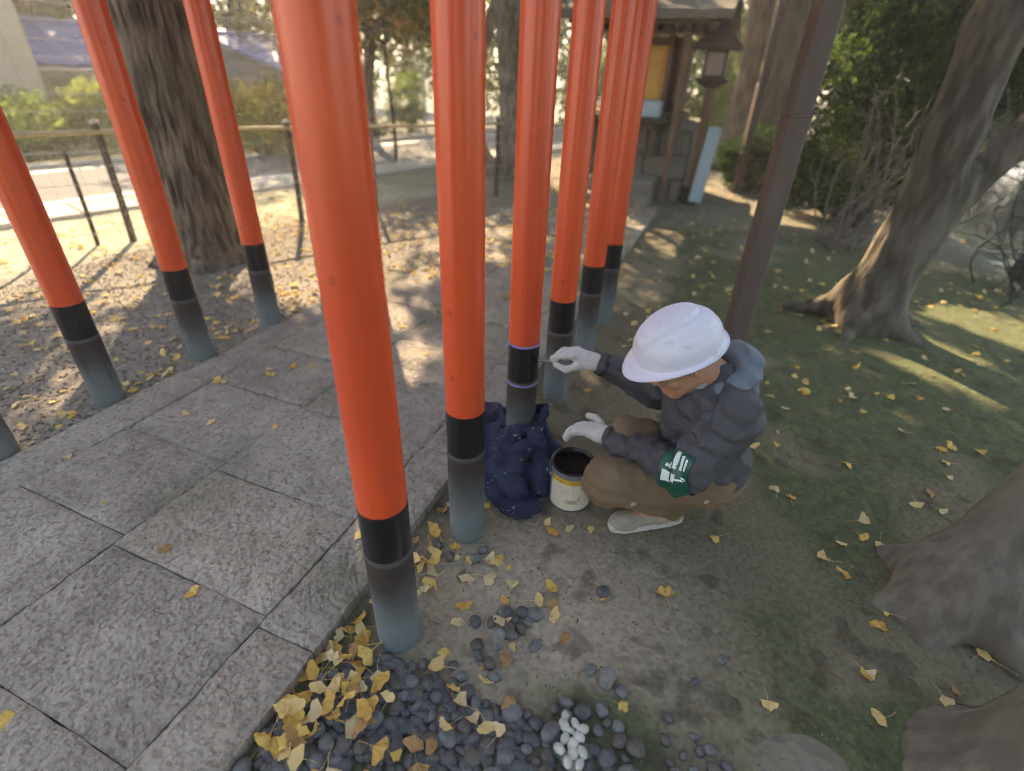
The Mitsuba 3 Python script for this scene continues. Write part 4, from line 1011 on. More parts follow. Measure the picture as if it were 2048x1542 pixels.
# near trunks at the right edge
t = thing('tree', 'leaning trunk with spreading roots close by at the right edge of the picture', 'tree')
def near1(p):
    d = sd_cap(p, (1.0, 1.66, .05), (1.22, 1.80, .65), .125, .115)
    d = smin(d, sd_cap(p, (1.22, 1.78, .65), (1.75, 2.1, 2.9), .13, .11), .1)
    for e in ((.79, 1.55), (.90, 1.42), (1.2, 1.40), (1.35, 1.75), (.85, 1.85)):
        d = smin(d, sd_cap(p, (1.02, 1.64, .16), (e[0], e[1], -.03), .085, .035), .10)
    return d + .022 * (meshkit.fbm(p * np.array([9, 9, 4]), 3, 3) - .5) - .008 * np.abs(meshkit.fbm(p * np.array([26, 26, 9]), 2, 1) - .5) * 2
part(t, 'trunk', P(taubin(nets(near1, (.6, 1.2, -.08), (2.0, 2.4, 2.85), .017), 2), 'm_bark_near', True))
cr = blob((2.0, 2.3, 4.2), (1.3, 1.3, .8), 30, 21)
part(t, 'limb', P(cat(*limbs(np.array([1.74, 2.1, 2.8]), cr, 8, .08, 5)), 'm_bark_smooth', True))
foliage(t, 'crown', cr, .45, 60, .07, 22, GREEN)
t = thing('tree', 'pale grey-brown trunk filling the lower right corner nearest the camera', 'tree')
zz = np.linspace(-.1, 3.0, 60)
part(t, 'trunk', P(tube(np.stack([1.04 + .05 * zz, 1.0 + .02 * zz, zz], -1), .175 - .015 * zz + .10 * np.exp(-np.maximum(zz, 0) / .1), 90, fn=barkfn(9, 7.0, .010, .06)), 'm_bark_near', True))
cr = blob((1.3, 1.2, 4.3), (1.0, 1.0, .7), 24, 31)
part(t, 'limb', P(cat(*limbs(np.array([1.15, 1.06, 2.9]), cr, 9, .08, 4)), 'm_bark_pale', True))
foliage(t, 'crown', cr, .4, 50, .07, 32, GREEN)

def tree(label, base, height, r, crown, cols, seed, n=90, size=.09, spread=.6, barkm='m_bark_dark', lean=(0, 0), bend=.1, per=None, group=None, flare_=.6, nl=7):
    t = thing('tree', label, 'tree', group)
    rg = np.random.default_rng(seed)
    b = np.array([base[0], base[1], float(gz(base[0], base[1])) - .1])
    top = b + [lean[0], lean[1], height]
    ps = spline([b, b + (top - b) * .35 + rg.normal(0, bend, 3) * [1, 1, 0], b + (top - b) * .7 + rg.normal(0, bend, 3) * [1, 1, 0], top], 40)
    zz = ps[:, 2] - b[2]
    part(t, 'trunk', P(tube(ps, r * (1 - .45 * zz / height) + r * flare_ * np.exp(-zz / (r * .9)), 28, fn=barkfn(seed, 2.5, r * .05, r * .3)), barkm, True))
    cen = np.vstack([blob(c[:3], c[3:6], int(c[6]), seed + i) for i, c in enumerate(crown)])
    part(t, 'limb', P(cat(*limbs(ps[-1], cen, seed, r * .45, nl)), barkm, True))
    foliage(t, 'crown', cen, spread, per or n, size, seed + 50, cols)
    return t
# trunks seen between the pillars
tree('pale slender trunk curving up between the second and third right pillars', (-4.47, 9.96), 4.2, .13, [(-4.6, 9.6, 5.2, 2.6, 2.4, 1.7, 70)], GREEN + OLIVE[1:], 101, barkm='m_bark_pale', bend=.22, per=90)
tree('broad grey trunk with root flare just left of the third pillar', (-3.62, 8.6), 4.0, .24, [(-3.4, 8.4, 5.2, 2.8, 2.5, 1.8, 80)], GREEN + OLIVE[1:2], 103, barkm='m_bark_pale', bend=.12, per=90, lean=(.1, -.1))
tree('slim dark sapling trunk with sparse orange leaves between the first two right pillars', (-5.84, 8.63), 2.2, .035, [(-6.0, 8.5, 2.5, 1.2, .9, .75, 26)], AUTU + OLIVE[:2], 105, spread=.35, per=34, size=.06, nl=10, bend=.05, flare_=.2)
tree('dark-leaved tree whose low crown hangs above the sunlit lawn behind the first pillar', (-8.2, 11.4), 3.0, .16, [(-7.6, 11.0, 3.2, 2.3, 1.8, 1.15, 80), (-6.2, 10.6, 3.0, 1.2, 1.0, .8, 30)], OLIVE, 107, per=90)
tree('mossy grey trunk with a wide foot beyond the brown post', (-.25, 12.2), 4.6, .34, [(-.6, 12.6, 5.2, 2.4, 2.0, 1.2, 50)], GREEN, 109, barkm='m_bark_smooth', flare_=.9, per=70, spread=.45, lean=(.15, 0))
tree('dark shaded trunk just left of the thick brown post', (.42, 12.0), 4.4, .27, [(1.2, 12.6, 5.0, 2.2, 2.0, 1.5, 60)], GREEN, 111, per=90)
tree('tan trunk leaning right in front of the evergreen thicket', (.95, 9.4), 3.4, .23, [(1.8, 9.6, 4.0, 2.0, 1.6, 1.2, 70)], GREEN, 113, barkm='m_bark_smooth', lean=(.45, .1), per=110, flare_=.5)

# evergreen thicket on the right
def shrub(label, base, rad, cols, seed, n, per, size, spread=.3, group=None, stems=5, cat_='shrub'):
    t = thing('shrub', label, cat_, group)
    x, y = base; z = float(gz(x, y)); rx, ry, h = rad
    cen = blob((x, y, z + h * .56), (rx, ry, h * .52), n, seed, .6)
    rg = np.random.default_rng(seed)
    st = [tube(spline([(x + rg.normal(0, .06), y + rg.normal(0, .06), z - .05), (np.array([x, y, z]) + c) / 2 + rg.normal(0, .06, 3) * [1, 1, .3], c], 8), np.linspace(.022, .006, 8) * max(h, .7), 6) for c in cen[:stems]]
    part(t, 'stem', P(cat(*st), 'm_bark_dark', True))
    foliage(t, 'leafage', cen, spread, per, size, seed + 9, cols)
    return t
shrub('tall dark evergreen thicket behind the twin-trunked tree', (1.45, 7.7), (.85, .8, 3.4), GREEN + OLIVE[1:2], 201, 85, 95, .06, .33)
tree('evergreen tree with a raised leafy crown at the upper right edge above the pond bank', (3.3, 7.4), 1.6, .09, [(2.9, 7.2, 2.35, 1.2, 1.1, 1.0, 80)], GREEN + OLIVE[1:2], 203, per=110, size=.06, spread=.33)
shrub('low dark bush at the foot of the tan trunk', (1.35, 8.2), (.8, .6, 1.0), GREEN[:2], 205, 50, 110, .05, .25)
shrub('dark round bush left of the thick brown post in the shade', (.35, 9.8), (.55, .5, .8), GREEN[:2], 207, 40, 100, .05, .22)
shrub('bright green bush in the gap between the wooden lantern and the mossy trunk', (-.62, 13.6), (.7, .6, 1.7), LIME, 209, 40, 60, .06, .28)
t = thing('shrub', 'bare grey dead branches spreading in front of the evergreen thicket', 'shrub')
rg = np.random.default_rng(5); br = []
for i in range(26):
    a = np.array([1.2 + rg.normal(0, .12), 6.6 + rg.normal(0, .15), 0])
    e = a + [rg.uniform(-.3, 1.3), rg.uniform(-.5, .5), rg.uniform(.6, 1.6)]
    ps = spline([a, (a + e) / 2 + rg.normal(0, .12, 3), e], 12); br.append(tube(ps, np.linspace(.014, .003, 12), 5))
    for _ in range(3):
        s = ps[rg.integers(4, 11)]; br.append(tube(spline([s, s + rg.normal(0, .15, 3) + [.05, 0, .12], s + rg.normal(0, .22, 3) + [.1, 0, .28]], 6), np.linspace(.005, .0015, 6), 4))
part(t, 'branch', P(cat(*br), 'm_bark_pale', True))
t = thing('shrub', 'dark leafless twiggy bush over the bank at the right edge', 'shrub'); br = []
for i in range(13):
    a = np.array([2.5 + rg.normal(0, .2), 5.6 + rg.normal(0, .3), -.05]); e = a + [rg.uniform(-.7, 1.2), rg.uniform(-.5, .9), rg.uniform(.4, 1.3)]
    ps = spline([a, (a + e) / 2 + rg.normal(0, .15, 3), e], 12); br.append(tube(ps, np.linspace(.010, .002, 12), 5))
    for _ in range(4):
        s = ps[rg.integers(3, 11)]; br.append(tube(spline([s, s + rg.normal(0, .12, 3) + [.05, 0, .08], s + rg.normal(0, .2, 3) + [.1, 0, .15]], 6), np.linspace(.004, .001, 6), 4))
part(t, 'branch', P(cat(*br), 'm_bark_dark', True))
# pond on the right
scene['m_water'] = two({'type': 'bumpmap', 'arbitrary': proc(lambda p, n, uv: fbm(p.x * 3, p.y * 5, 0.0, octaves=3), eps=.01), 'scale': .03, 'bsdf': {'type': 'principled', 'base_color': rgb(.02, .03, .03), 'roughness': .08, 'specular': .6}})
struct('pond_water', P(([(2.4, 4.5, -.42), (22, 4.5, -.42), (22, 26, -.42), (2.4, 26, -.42)], [[0, 1, 2, 3]]), 'm_water'), 'pond water at the right edge beyond the bank')

# brown posts
mat('m_post', proc(lambda p, n, uv: mix((.080, .058, .052), (.125, .094, .086), fbm(p.x * 14, p.y * 14, p.z * 3, octaves=3))), .55, .4)
def post(label, x, y, s, h, jz):
    k = thing('brown_post', label, 'post')
    c, d = math.cos(.35), math.sin(.35)
    def rot(m): m.apply_transform(np.array([[c, -d, 0, x], [d, c, 0, y], [0, 0, 1, float(gz(x, y))], [0, 0, 0, 1.]])); return m
    part(k, 'shaft', P(rot(box((-s, -s, -.1), (s, s, jz), .008)), 'm_post'))
    part(k, 'upper_shaft', P(rot(box((-s * .96, -s * .96, jz - .01), (s * .96, s * .96, h), .008)), 'm_post'))
    part(k, 'joint_collar', P(rot(box((-s * 1.04, -s * 1.04, jz - .025), (s * 1.04, s * 1.04, jz - .008), .004)), 'm_post'))
post('thick square brown post rising behind the worker', .22, 3.3, .058, 3.4, 1.42)
post('thin distant brown post left of the thick brown one', .06, 9.4, .06, 3.4, 1.5)

# ------------------------------------------------------------------ beyond the path on the left: fence, road, hedge, buildings
SD = np.array([.29, .957])
def LP(d, s, z=0.0):                       # d metres away from the kerb line, s along it
    q = L0 + NP * d + SD * s
    return np.array([q[0], q[1], z])
RA3 = np.eye(4); RA3[:2, 0] = SD; RA3[:2, 1] = -NP; RA3[:2, 3] = L0      # local x along the road, local -y away from it
RA3[:2, 1] = -NP
def road_box(s0, s1, d0, d1, z0, z1, bev=0.0):
    m = box((s0, -d1, z0), (s1, -d0, z1), bev); m.apply_transform(RA3); return m
def strip(d0, d1, s0, s1, dz, n=40):
    ss = np.linspace(s0, s1, n); dd = np.linspace(d0, d1, 6)
    v = np.array([[*LP(d, s)[:2], 0] for s in ss for d in dd]); v[:, 2] = gz(v[:, 0], v[:, 1]) + dz
    i, j = np.meshgrid(np.arange(n - 1), np.arange(5), indexing='ij')
    return v, np.stack([i * 6 + j, i * 6 + j + 1, (i + 1) * 6 + j + 1, (i + 1) * 6 + j], -1).reshape(-1, 4)
struct('road', P(strip(.72, 3.55, -9, 16, .012), 'm_asphalt', True), 'grey asphalt lane beyond the left fence')
part('road', 'edge_line', P(strip(.80, .93, -9, 16, .018), 'm_white', True), 'white painted edge line')
part('road', 'edge_line', P(strip(3.2, 3.33, -9, 16, .018), 'm_white', True))
struct('kerb', None, 'pale concrete kerb between the fence and the lane')
for i in range(34):
    s = -5 + i * .6
    part('kerb', 'kerb_stone', P(road_box(s + .004, s + .596, .0, .66, -.15, .085 + .004 * math.sin(i * 2.3), .012), 'm_kerb'))
for i in range(30):
    s = -4 + i * .6
    part('kerb', 'kerb_stone', P(road_box(s + .004, s + .596, 3.6, 3.78, -.15, .10 + .004 * math.sin(i * 1.7), .012), 'm_kerb'))
struct('far_road', P(([(-26, 16.6, .05), (-6.2, 16.6, .05), (-6.2, 20.2, .05), (-26, 20.2, .05)], [[0, 1, 2, 3]]), 'm_kerb'), 'pale sunlit road far behind the first two pillars')

mat('m_wood_dark', proc(lambda p, n, uv: mix((.045, .035, .028), (.10, .08, .062), fbm(p.x * 30, p.y * 30, p.z * 5, octaves=3))), .8, .25)
mat('m_bamboo', proc(lambda p, n, uv: mix((.30, .24, .13), (.42, .35, .21), noise(p.x * 12, p.y * 12, p.z * 12))), .5, .4)
mat('m_wire', (.52, .52, .50), .4, .5, metallic=.5)
fk = thing('fence', 'low stake fence with a bamboo rail and thin wires behind the big furrowed trunk', 'fence')
fd = nrm([.5, .866, 0])
def FP(s, z): q = np.array([-5.20, 3.19, 0]) + fd * s; return np.array([q[0], q[1], z])
for s, h, rad, mt_ in ((-2.2, 1.0, .028, 'm_wood_dark'), (-1.4, .95, .022, 'm_wood_dark'), (-.60, 1.0, .020, 'm_bamboo'), (-.28, .86, .019, 'm_wood_dark'), (0, 1.05, .031, 'm_wood_dark'), (.8, 1.0, .022, 'm_wood_dark'), (1.6, 1.02, .03, 'm_wood_dark'), (2.5, 1.0, .024, 'm_wood_dark'), (3.4, 1.02, .03, 'm_wood_dark'), (4.3, 1.02, .03, 'm_wood_dark')):
    a, b = FP(s, -.1), FP(s + .02, h)
    sk = part(fk, 'stake', P(tube([a, a * .5 + b * .5 + [.008, .004, 0], b], [rad, rad * .97, rad * .92], 12), mt_, 40))
    if rad > .027: part(sk, 'cap', P(lathe([(rad * 1.25, 0), (rad * 1.3, .012), (rad * .8, .03), (.002, .034)], 14).apply_translation(b - [0, 0, .004]), 'm_kerb', 40))
part(fk, 'rail', P(tube(spline([FP(-2.4, .93), FP(-1, .97), FP(.2, .985), FP(2, .97), FP(4.4, .96)], 30) + [.035, -.02, 0], .017, 10, fn=lambda th, s, p: .003 * np.exp(-((np.mod(s * 16, 1) - .5) / .06) ** 2)), 'm_bamboo', True))
for z in (.16, .30, .44, .58, .72, .84):
    part(fk, 'wire', P(tube(spline([FP(-2.4, z), FP(-.6, z - .008), FP(.8, z + .004), FP(4.4, z)], 12) + [.03, -.018, 0], .0028, 5), 'm_wire', True))
vw = [tube([FP(s, .04) + [.032, -.02, 0], FP(s, .9) + [.032, -.02, 0]], .0016, 4) for s in np.arange(-2.4, 2.4, .11)]
part(fk, 'mesh_wire', P(cat(*vw), 'm_wire', True), kind='stuff')
wf = thing('wire_fence', 'taller fence of thin horizontal wires in front of the hedge at the left edge', 'fence')
for s in (-4.4, -1.6, 3.6, 6.4, 9.2):
    a = LP(4.15, s); part(wf, 'post', P(tube([[a[0], a[1], float(gz(a[0], a[1])) - .1], [a[0], a[1], 2.3]], .028, 10), 'm_wire', True))
for z in (.2, .5, .78, 1.02, 1.26, 1.5, 1.74, 1.98, 2.2):
    part(wf, 'wire', P(tube([LP(4.12, s_, z - .01 * (k_ % 2)) for k_, s_ in enumerate(np.linspace(-4.4, 9.2, 11))], .0055, 5), 'm_wire', True))

for i, (d, s, rr, sd_, cols, lb) in enumerate(((5.0, -.6, (.9, 1.0, 1.12), 301, LIME, 'bright green hedge shrub at the left edge behind the wire fence'), (5.1, 1.0, (.85, .9, .95), 303, LIME, 'bright green hedge shrub in front of the blue-roofed house'),
                                              (5.0, 2.5, (.8, .9, 1.0), 305, LIME + GREEN[1:2], 'green hedge shrub just left of the second left torii pillar'), (5.2, 4.2, (.9, .9, 1.2), 307, OLIVE, 'olive hedge shrub hidden partly by the furrowed trunk'), (5.0, 6.0, (.9, 1.0, 1.2), 309, OLIVE, 'olive hedge shrub right of the furrowed trunk'))):
    q = LP(d, s); shrub(lb, (q[0], q[1]), rr, cols, sd_, 55, 80, .055, .26, 'hedge shrubs behind the wire fence')
shrub('yellow-green bush on the sunlit ground left of the nearest pillar', (-8.4, 8.1), (.8, .7, 1.15), YELL + LIME[1:], 311, 50, 70, .05, .26)
shrub('lime green shrub seen beside the slim sapling', (-8.6, 13.6), (.55, .5, 1.35), LIME, 313, 40, 60, .05, .22)
shrub('pale green bush on the lawn right of the nearest pillar', (-10.4, 13.8), (.9, .8, 1.3), LIME + YELL[1:2], 315, 50, 60, .06, .28)

# blue-roofed house and beige building
mat('m_siding', proc(lambda p, n, uv: mix((.50, .49, .44), (.60, .59, .54), fbm(p.x * 3, p.y * 3, p.z * 1.2, octaves=3))), .7, .3)
mat('m_beige', proc(lambda p, n, uv: mix((.46, .40, .34), (.55, .49, .42), fbm(p.x * 2, p.y * 2, p.z * 1.2, octaves=3))), .8, .2)
mat('m_tile', proc(lambda p, n, uv: mix((.05, .085, .25), (.10, .15, .36), noise(p.x * 7, p.y * 7, p.z * 7))), .3, .6)
mat('m_groof', proc(lambda p, n, uv: mix((.17, .17, .18), (.25, .25, .27), fbm(p.x * 4, p.y * 4, p.z * 4, octaves=3))), .6, .4)
mat('m_window', (.03, .04, .05), .08, .6)
hs = thing('house', 'low cream house with a blue tiled roof behind the hedge at upper left', 'house')
part(hs, 'wall', P(road_box(-.5, 9.5, 8.42, 12.4, -1.15, 1.38), 'm_siding'))
wl = hs + '__wall'
for i in range(33):
    part(wl, 'siding_board', P(road_box(-.48 + i * .30, -.20 + i * .30 + .012, 8.385, 8.43, -1.1, 1.30, .006), 'm_siding'))
part(wl, 'downpipe', P(tube([LP(8.33, 1.75, -1.1), LP(8.33, 1.75, 1.22)], .045, 12), 'm_wood_dark', True))
wn = part(hs, 'window', P(road_box(5.0, 6.6, 8.36, 8.42, -.1, .9), 'm_wire'))
part(wn, 'pane', P(road_box(5.06, 6.54, 8.35, 8.37, -.04, .84), 'm_window'))
# roof: rows of curved tiles on a sloping deck
sl0, sl1 = np.array([7.85, 1.34]), np.array([10.4, 2.16])
rf = part(hs, 'roof', P(tm(np.array([LP(d, s, z) for s in (-.9, 9.9) for d, z in ((7.85, 1.30), (10.4, 2.12), (12.95, 1.30), (12.95, 1.22), (7.85, 1.22))]),
     [[0, 1, 6], [0, 6, 5], [1, 2, 7], [1, 7, 6], [2, 3, 8], [2, 8, 7], [3, 4, 9], [3, 9, 8], [4, 0, 5], [4, 5, 9], [0, 4, 3], [0, 3, 2], [0, 2, 1], [5, 6, 7], [5, 7, 8], [5, 8, 9]]), 'm_tile'))
dirs = (sl1 - sl0) / np.linalg.norm(sl1 - sl0); nor = np.array([-dirs[1], dirs[0]])
for r_ in range(8):
    for c_ in range(30):
        s0 = -.85 + c_ * .36; t0 = r_ * .334
        v = []
        for tt in (0, .36):
            for u in (0, .09, .18, .27, .35):
                dd = sl0 + dirs * (t0 + tt) + nor * (.018 + .022 * math.sin(u / .35 * 2 * math.pi) * -1 + (.022 if tt == 0 else .004))
                v.append(LP(dd[0], s0 + u, dd[1]))
        for u in (0, .09, .18, .27, .35):
            dd = sl0 + dirs * t0; v.append(LP(dd[0], s0 + u, dd[1]))
        f = [[k, k + 1, k + 6, k + 5] for k in range(4)] + [[k + 10, k + 11, k + 1, k] for k in range(4)]
        part(rf, 'roof_tile', P((np.array(v), np.array(f)), 'm_tile'))
part(rf, 'ridge', P(tube([LP(10.4, -.95, 2.17), LP(10.4, 9.95, 2.17)], .11, 10), 'm_tile', True))
part(rf, 'gutter', P(tube([LP(7.80, -.95, 1.25), LP(7.80, 9.95, 1.25)], .055, 8), 'm_kerb', True))
bb = thing('building', 'tall beige building cut off by the left edge of the picture', 'building')
part(bb, 'wall', P(road_box(-7.0, 1.90, 6.34, 11.0, -1.2, 6.0), 'm_beige'))
for i in range(26):
    part(bb + '__wall', 'siding_panel', P(road_box(1.88 - .32 * (i + 1) + .012, 1.88 - .32 * i, 6.31, 6.36, -1.1, 5.9, .006), 'm_beige'))
part(bb, 'roof', P(road_box(-7.2, 1.6, 6.1, 11.2, 6.0, 6.2), 'm_groof'))
gs = thing('shed', 'grey gabled shed between the third left pillar and the nearest pillar', 'shed')
def shed(c, yaw, w, l, base, eave, ridge):
    M = np.array(T().translate([c[0], c[1], 0]).rotate([0, 0, 1], yaw).matrix)
    v = np.array([[x, y, z] for y in (-l / 2, l / 2) for x, z in ((-w / 2, base), (w / 2, base), (w / 2, eave), (0, ridge), (-w / 2, eave))])
    wall = tm(v, [[0, 1, 2], [0, 2, 4], [2, 3, 4], [6, 5, 7], [7, 5, 9], [8, 7, 9], [0, 5, 1], [1, 5, 6], [1, 6, 2], [2, 6, 7], [0, 4, 5], [5, 4, 9]]); wall.apply_transform(M)
    part(gs, 'wall', P(wall, 'm_groof'))
    for i in range(int(w / .3)):
        x0 = -w / 2 + i * .3; h = eave - .03 + (ridge - eave) * (1 - abs(x0 + .15) / (w / 2)) - .06
        b = box((x0 + .008, -l / 2 - .02, base), (x0 + .292, -l / 2 + .01, h), .004); b.apply_transform(M); part(gs + '__wall', 'board', P(b, 'm_groof'))
    for s in (-1, 1):
        q = np.array([[0, -l / 2 - .25, ridge + .02], [0, l / 2 + .25, ridge + .02], [s * (w / 2 + .3), l / 2 + .25, eave - .13], [s * (w / 2 + .3), -l / 2 - .25, eave - .13]])
        r_ = tm(np.vstack([q, q + [0, 0, .07]]), [[0, 2, 1], [0, 3, 2], [4, 5, 6], [4, 6, 7], [0, 1, 5], [0, 5, 4], [1, 2, 6], [1, 6, 5], [2, 3, 7], [2, 7, 6], [3, 0, 4], [3, 4, 7]]); r_.apply_transform(M)
        part(gs, 'roof', P(r_, 'm_tile'))
shed((-13.2, 12.0), 45, 4.6, 4.0, -1.2, .95, 1.85)

# ------------------------------------------------------------------ the small shrine at the end of the path
mat('m_shrine_stone', proc(lambda p, n, uv: mix((.15, .135, .115), (.25, .23, .195), fbm(p.x * 9, p.y * 9, p.z * 9, octaves=4))), .9, .2)
mat('m_gold', proc(lambda p, n, uv: mix((.55, .27, .045), (.75, .45, .10), fbm(p.x * 14, p.y * 14, p.z * 3, octaves=3))), .4, .5)
mat('m_shrine_wood', proc(lambda p, n, uv: mix((.13, .085, .055), (.22, .15, .10), fbm(p.x * 30, p.y * 30, p.z * 4, octaves=3))), .7, .3)
mat('m_roofbark', proc(lambda p, n, uv: mix((.10, .09, .08), (.19, .175, .16), fbm(p.x * 8, p.y * 20, p.z * 20, octaves=3))), .9, .2)
mat('m_blue_pale', (.34, .44, .52), .5)
sh = thing('shrine', 'small wooden shrine with golden doors on a stone plinth at the end of the path', 'shrine')
rg = np.random.default_rng(8)
pl = part(sh, 'plinth', P(box((-2.28, 8.14, 0), (-.72, 9.6, .92)), 'm_shrine_stone'))
for r_ in range(3):
    x = -2.32
    while x < -.72:
        w_ = rg.uniform(.28, .46); x1 = min(x + w_, -.68)
        part(pl, 'stone_block', P(box((x + .006, 8.06 - rg.uniform(0, .03), r_ * .31 + .006), (x1 - .006, 8.2, r_ * .31 + .302), .014), 'm_shrine_stone')); x = x1
    part(pl, 'stone_block', P(box((-.76, 8.22, r_ * .31 + .006), (-.66, 9.5, r_ * .31 + .302), .014), 'm_shrine_stone'))
part(pl, 'cap_slab', P(box((-2.38, 8.0, .93), (-.62, 9.66, 1.0), .012), 'm_shrine_stone'))
part(sh, 'floor', P(box((-2.1, 8.05, 1.0), (-.86, 9.4, 1.12), .01), 'm_shrine_wood'))
part(sh, 'shelf', P(box((-2.0, 7.62, 1.02), (-.98, 8.04, 1.09), .008), 'm_wood_dark'))
for x in (-1.9, -1.08): part(sh, 'shelf_bracket', P(box((x - .03, 7.7, .62), (x + .03, 7.98, 1.02), .006), 'm_wood_dark'))
bd = part(sh, 'body', P(box((-2.0, 8.35, 1.12), (-.96, 9.3, 2.0)), 'm_shrine_wood'))
for i, (x0, x1) in enumerate(((-1.78, -1.485), (-1.475, -1.18))):
    dr_ = part(sh, 'door', P(box((x0, 8.30, 1.22), (x1, 8.345, 1.90), .006), 'm_gold'), 'golden panelled door')
    for z0, z1 in ((1.27, 1.46), (1.50, 1.68), (1.72, 1.86)): part(dr_, 'panel', P(box((x0 + .05, 8.285, z0), (x1 - .05, 8.305, z1), .006), 'm_gold'))
for x in (-1.98, -1.81, -1.15, -.98): part(sh, 'pillar', P(box((x - .035, 8.24, 1.12), (x + .035, 8.34, 2.02), .008), 'm_shrine_wood'))
for x in (-2.06, -.90): part(sh, 'porch_post', P(box((x - .04, 7.78, .0), (x + .04, 7.86, 2.04), .01), 'm_shrine_wood'))
part(sh, 'lintel', P(box((-2.2, 7.77, 2.0), (-.76, 7.87, 2.1), .01), 'm_shrine_wood'))
part(sh, 'rafter_deck', P(box((-2.36, 7.5, 2.08), (-.60, 9.6, 2.14), .01), 'm_shrine_wood'))
for k_ in range(14): part(sh, 'rafter', P(box((-2.3 + k_ * .127, 7.42, 2.02), (-2.25 + k_ * .127, 8.2, 2.08), .004), 'm_wood_dark'))
nx = 24; cs = np.linspace(0, 1, 9)
prof = [(7.32 + 1.23 * c, 2.12 + .62 * c ** 1.5) for c in cs] + [(8.55 + 1.23 * c, 2.12 + .62 * (1 - c) ** 1.5) for c in cs[1:]]
v = np.array([[x, y, z + dz] for dz in (.09, 0) for x in (-2.55, -.42) for y, z in prof]); m_ = len(prof)
f = [[k, k + 1, m_ + k + 1, m_ + k] for k in range(m_ - 1)] + [[2 * m_ + k, 3 * m_ + k, 3 * m_ + k + 1, 2 * m_ + k + 1] for k in range(m_ - 1)] + [[k, 2 * m_ + k, 2 * m_ + k + 1, k + 1] for k in range(m_ - 1)] + [[m_ + k, m_ + k + 1, 3 * m_ + k + 1, 3 * m_ + k] for k in range(m_ - 1)] + [[0, m_, 3 * m_, 2 * m_], [m_ - 1, 3 * m_ - 1, 4 * m_ - 1, 2 * m_ - 1]]
sr = part(sh, 'roof', P((v, np.array(f)), 'm_roofbark'), 'grey-brown weathered roof')
part(sr, 'ridge', P(box((-2.6, 8.47, 2.82), (-.37, 8.63, 2.95), .02), 'm_wood_dark'))
for i in range(2): part(sh, 'step', P(box((-1.95, 7.45 - .28 * (1 - i) + .02, 0), (-1.02, 8.05, .17 * (i + 1)), .012), 'm_shrine_stone'))
ob = thing('offering_box', 'pale blue-white box standing on the dark shrine shelf', 'box')
part(ob, 'box', P(box((-1.60, 7.70, 1.09), (-1.10, 7.98, 1.27), .01), 'm_blue_pale'))
for i in range(6): part(ob, 'slat', P(box((-1.58 + .08 * i, 7.715, 1.268), (-1.54 + .08 * i, 7.965, 1.285), .003), 'm_blue_pale'))
ln = thing('wooden_lantern', 'dark wooden lantern on a post to the right of the shrine', 'lantern')
lx, ly = -.55, 8.1
part(ln, 'post', P(box((lx - .055, ly - .055, -.1), (lx + .055, ly + .055, 1.5), .01), 'm_shrine_wood'))
part(ln, 'base_block', P(box((lx - .11, ly - .11, -.05), (lx + .11, ly + .11, .22), .02), 'm_wood_dark'))
part(ln, 'tray', P(trimesh.convex.convex_hull(np.array([[lx + sx * w_, ly + sy * w_, z] for sx in (-1, 1) for sy in (-1, 1) for w_, z in ((.07, 1.44), (.19, 1.52), (.19, 1.55))])), 'm_wood_dark'))
lb_ = part(ln, 'lamp_box', P(box((lx - .13, ly - .13, 1.55), (lx + .13, ly + .13, 1.86), .006), 'm_wood_dark'))
mat('m_paper', (.30, .24, .23), .8)
for sx, sy in ((0, -1), (1, 0), (-1, 0), (0, 1)):
    c = np.array([lx + sx * .131, ly + sy * .131, 1.705]); h = np.array([.10 if sx == 0 else .004, .10 if sy == 0 else .004, .12])
    part(lb_, 'paper_pane', P(box(c - h, c + h, .002), 'm_paper'))
part(ln, 'roof', P(trimesh.convex.convex_hull(np.array([[lx + sx * w_, ly + sy * w_, z] for sx in (-1, 1) for sy in (-1, 1) for w_, z in ((.29, 1.86), (.29, 1.90), (.05, 2.12))])), 'm_wood_dark'))
bl = thing('leaning_board', 'pale blue board leaning against the lantern post', 'board')
m = box((-.085, -.012, 0), (.085, .012, .95), .004); m.apply_transform(np.array(T().translate([lx + .10, ly - .17, .06]).rotate([1, 0, 0], -6).rotate([0, 1, 0], 4).matrix)); scene[bl] = P(m, 'm_blue_pale')

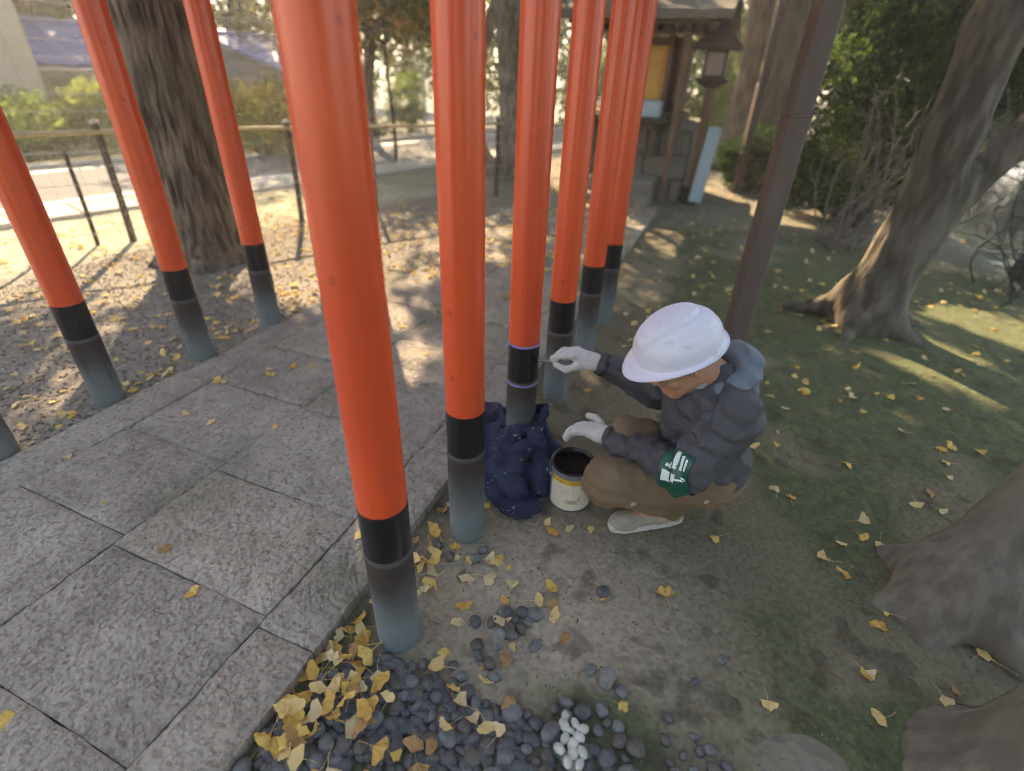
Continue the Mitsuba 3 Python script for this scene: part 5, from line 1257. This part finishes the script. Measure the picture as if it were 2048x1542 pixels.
# ------------------------------------------------------------------ trees beyond, closing the view
FAR = [(-2.35, 20, GREEN), (-2.0, 23, GREEN), (-1.75, 21, GREEN + OLIVE[1:2]), (-1.5, 24, GREEN), (-1.25, 23, GREEN + OLIVE), (-1.06, 21, OLIVE), (-.9, 27, GREEN), (-.76, 24, OLIVE), (-.63, 29, GREEN), (-.5, 23, OLIVE), (-.38, 22, GREEN + OLIVE[1:]), (-.27, 19, GREEN), (-.19, 27, GREEN), (-.06, 21, GREEN + OLIVE[1:2]), (.05, 18, GREEN), (.15, 17, GREEN), (.27, 21, GREEN), (.4, 20, OLIVE), (.55, 22, GREEN), (.75, 20, GREEN)]
PL = ['at the far left', 'far behind the beige building', 'far behind the blue-roofed house', 'far behind the furrowed trunk, left side', 'far behind the furrowed trunk, right side', 'behind the grey shed', 'far behind the nearest pillar', 'far behind the lawn beyond the sapling', 'farthest beyond the pale road', 'far behind the second pillar', 'far behind the third pillar', 'just behind the shrine', 'far behind the wooden lantern', 'behind the mossy trunk', 'behind the thick brown post', 'behind the tan trunk', 'behind the evergreen thicket', 'across the pond near the right edge', 'across the pond beyond the right edge', 'beyond the right edge of the picture']
for bx, by, lb in ((3.4, -3.6, 'right behind the camera'), (6.0, -8.0, 'farther right behind the camera'), (.6, -10.5, 'straight behind the camera')):
    tree('broad evergreen tree standing ' + lb, (bx, by), 3.4, .2, [(bx, by, 3.6, 2.4, 2.4, 2.2, 60)], GREEN, 700 + int(bx * 10), per=70, size=.12, spread=.6, group='trees behind the camera')
for i, ((a, d, cols), lb) in enumerate(zip(FAR, PL)):
    lo_ = .45 if a in (-.06, -.19) else .6 if a in (.15, .27) else .33 if a in (.4, .55, .75) else 1.0
    c = nrm([a, 1, 0]) * d; rg = np.random.default_rng(400 + i)
    tree(('dense', 'tall', 'broad', 'bushy')[i % 4] + ' background tree ' + lb, (c[0], c[1]), 3.2, .22, [(c[0], c[1], (3.0 + rg.uniform(-.3, .4)) * lo_, 2.9, 2.9, 3.1 * lo_, 60), (c[0] + rg.normal(0, .8), c[1], 6.3 * lo_, 2.0, 2.0, 1.8 * lo_, 24)], cols, 500 + i * 3, per=52, size=.15, spread=.75, group='background trees', nl=5)

# ------------------------------------------------------------------ the sunlit air
scene['m_air'] = {'type': 'null'}
scene['haze'] = {'type': 'cube', 'to_world': T().translate([0, 0, 6.0]).scale([520, 520, 8.5]), 'bsdf': {'type': 'ref', 'id': 'm_air'}, 'interior': {'type': 'ref', 'id': 'air'}}
labels['haze'] = {'kind': 'stuff', 'label': 'thin sunlit haze in the air under the trees', 'category': 'haze'}
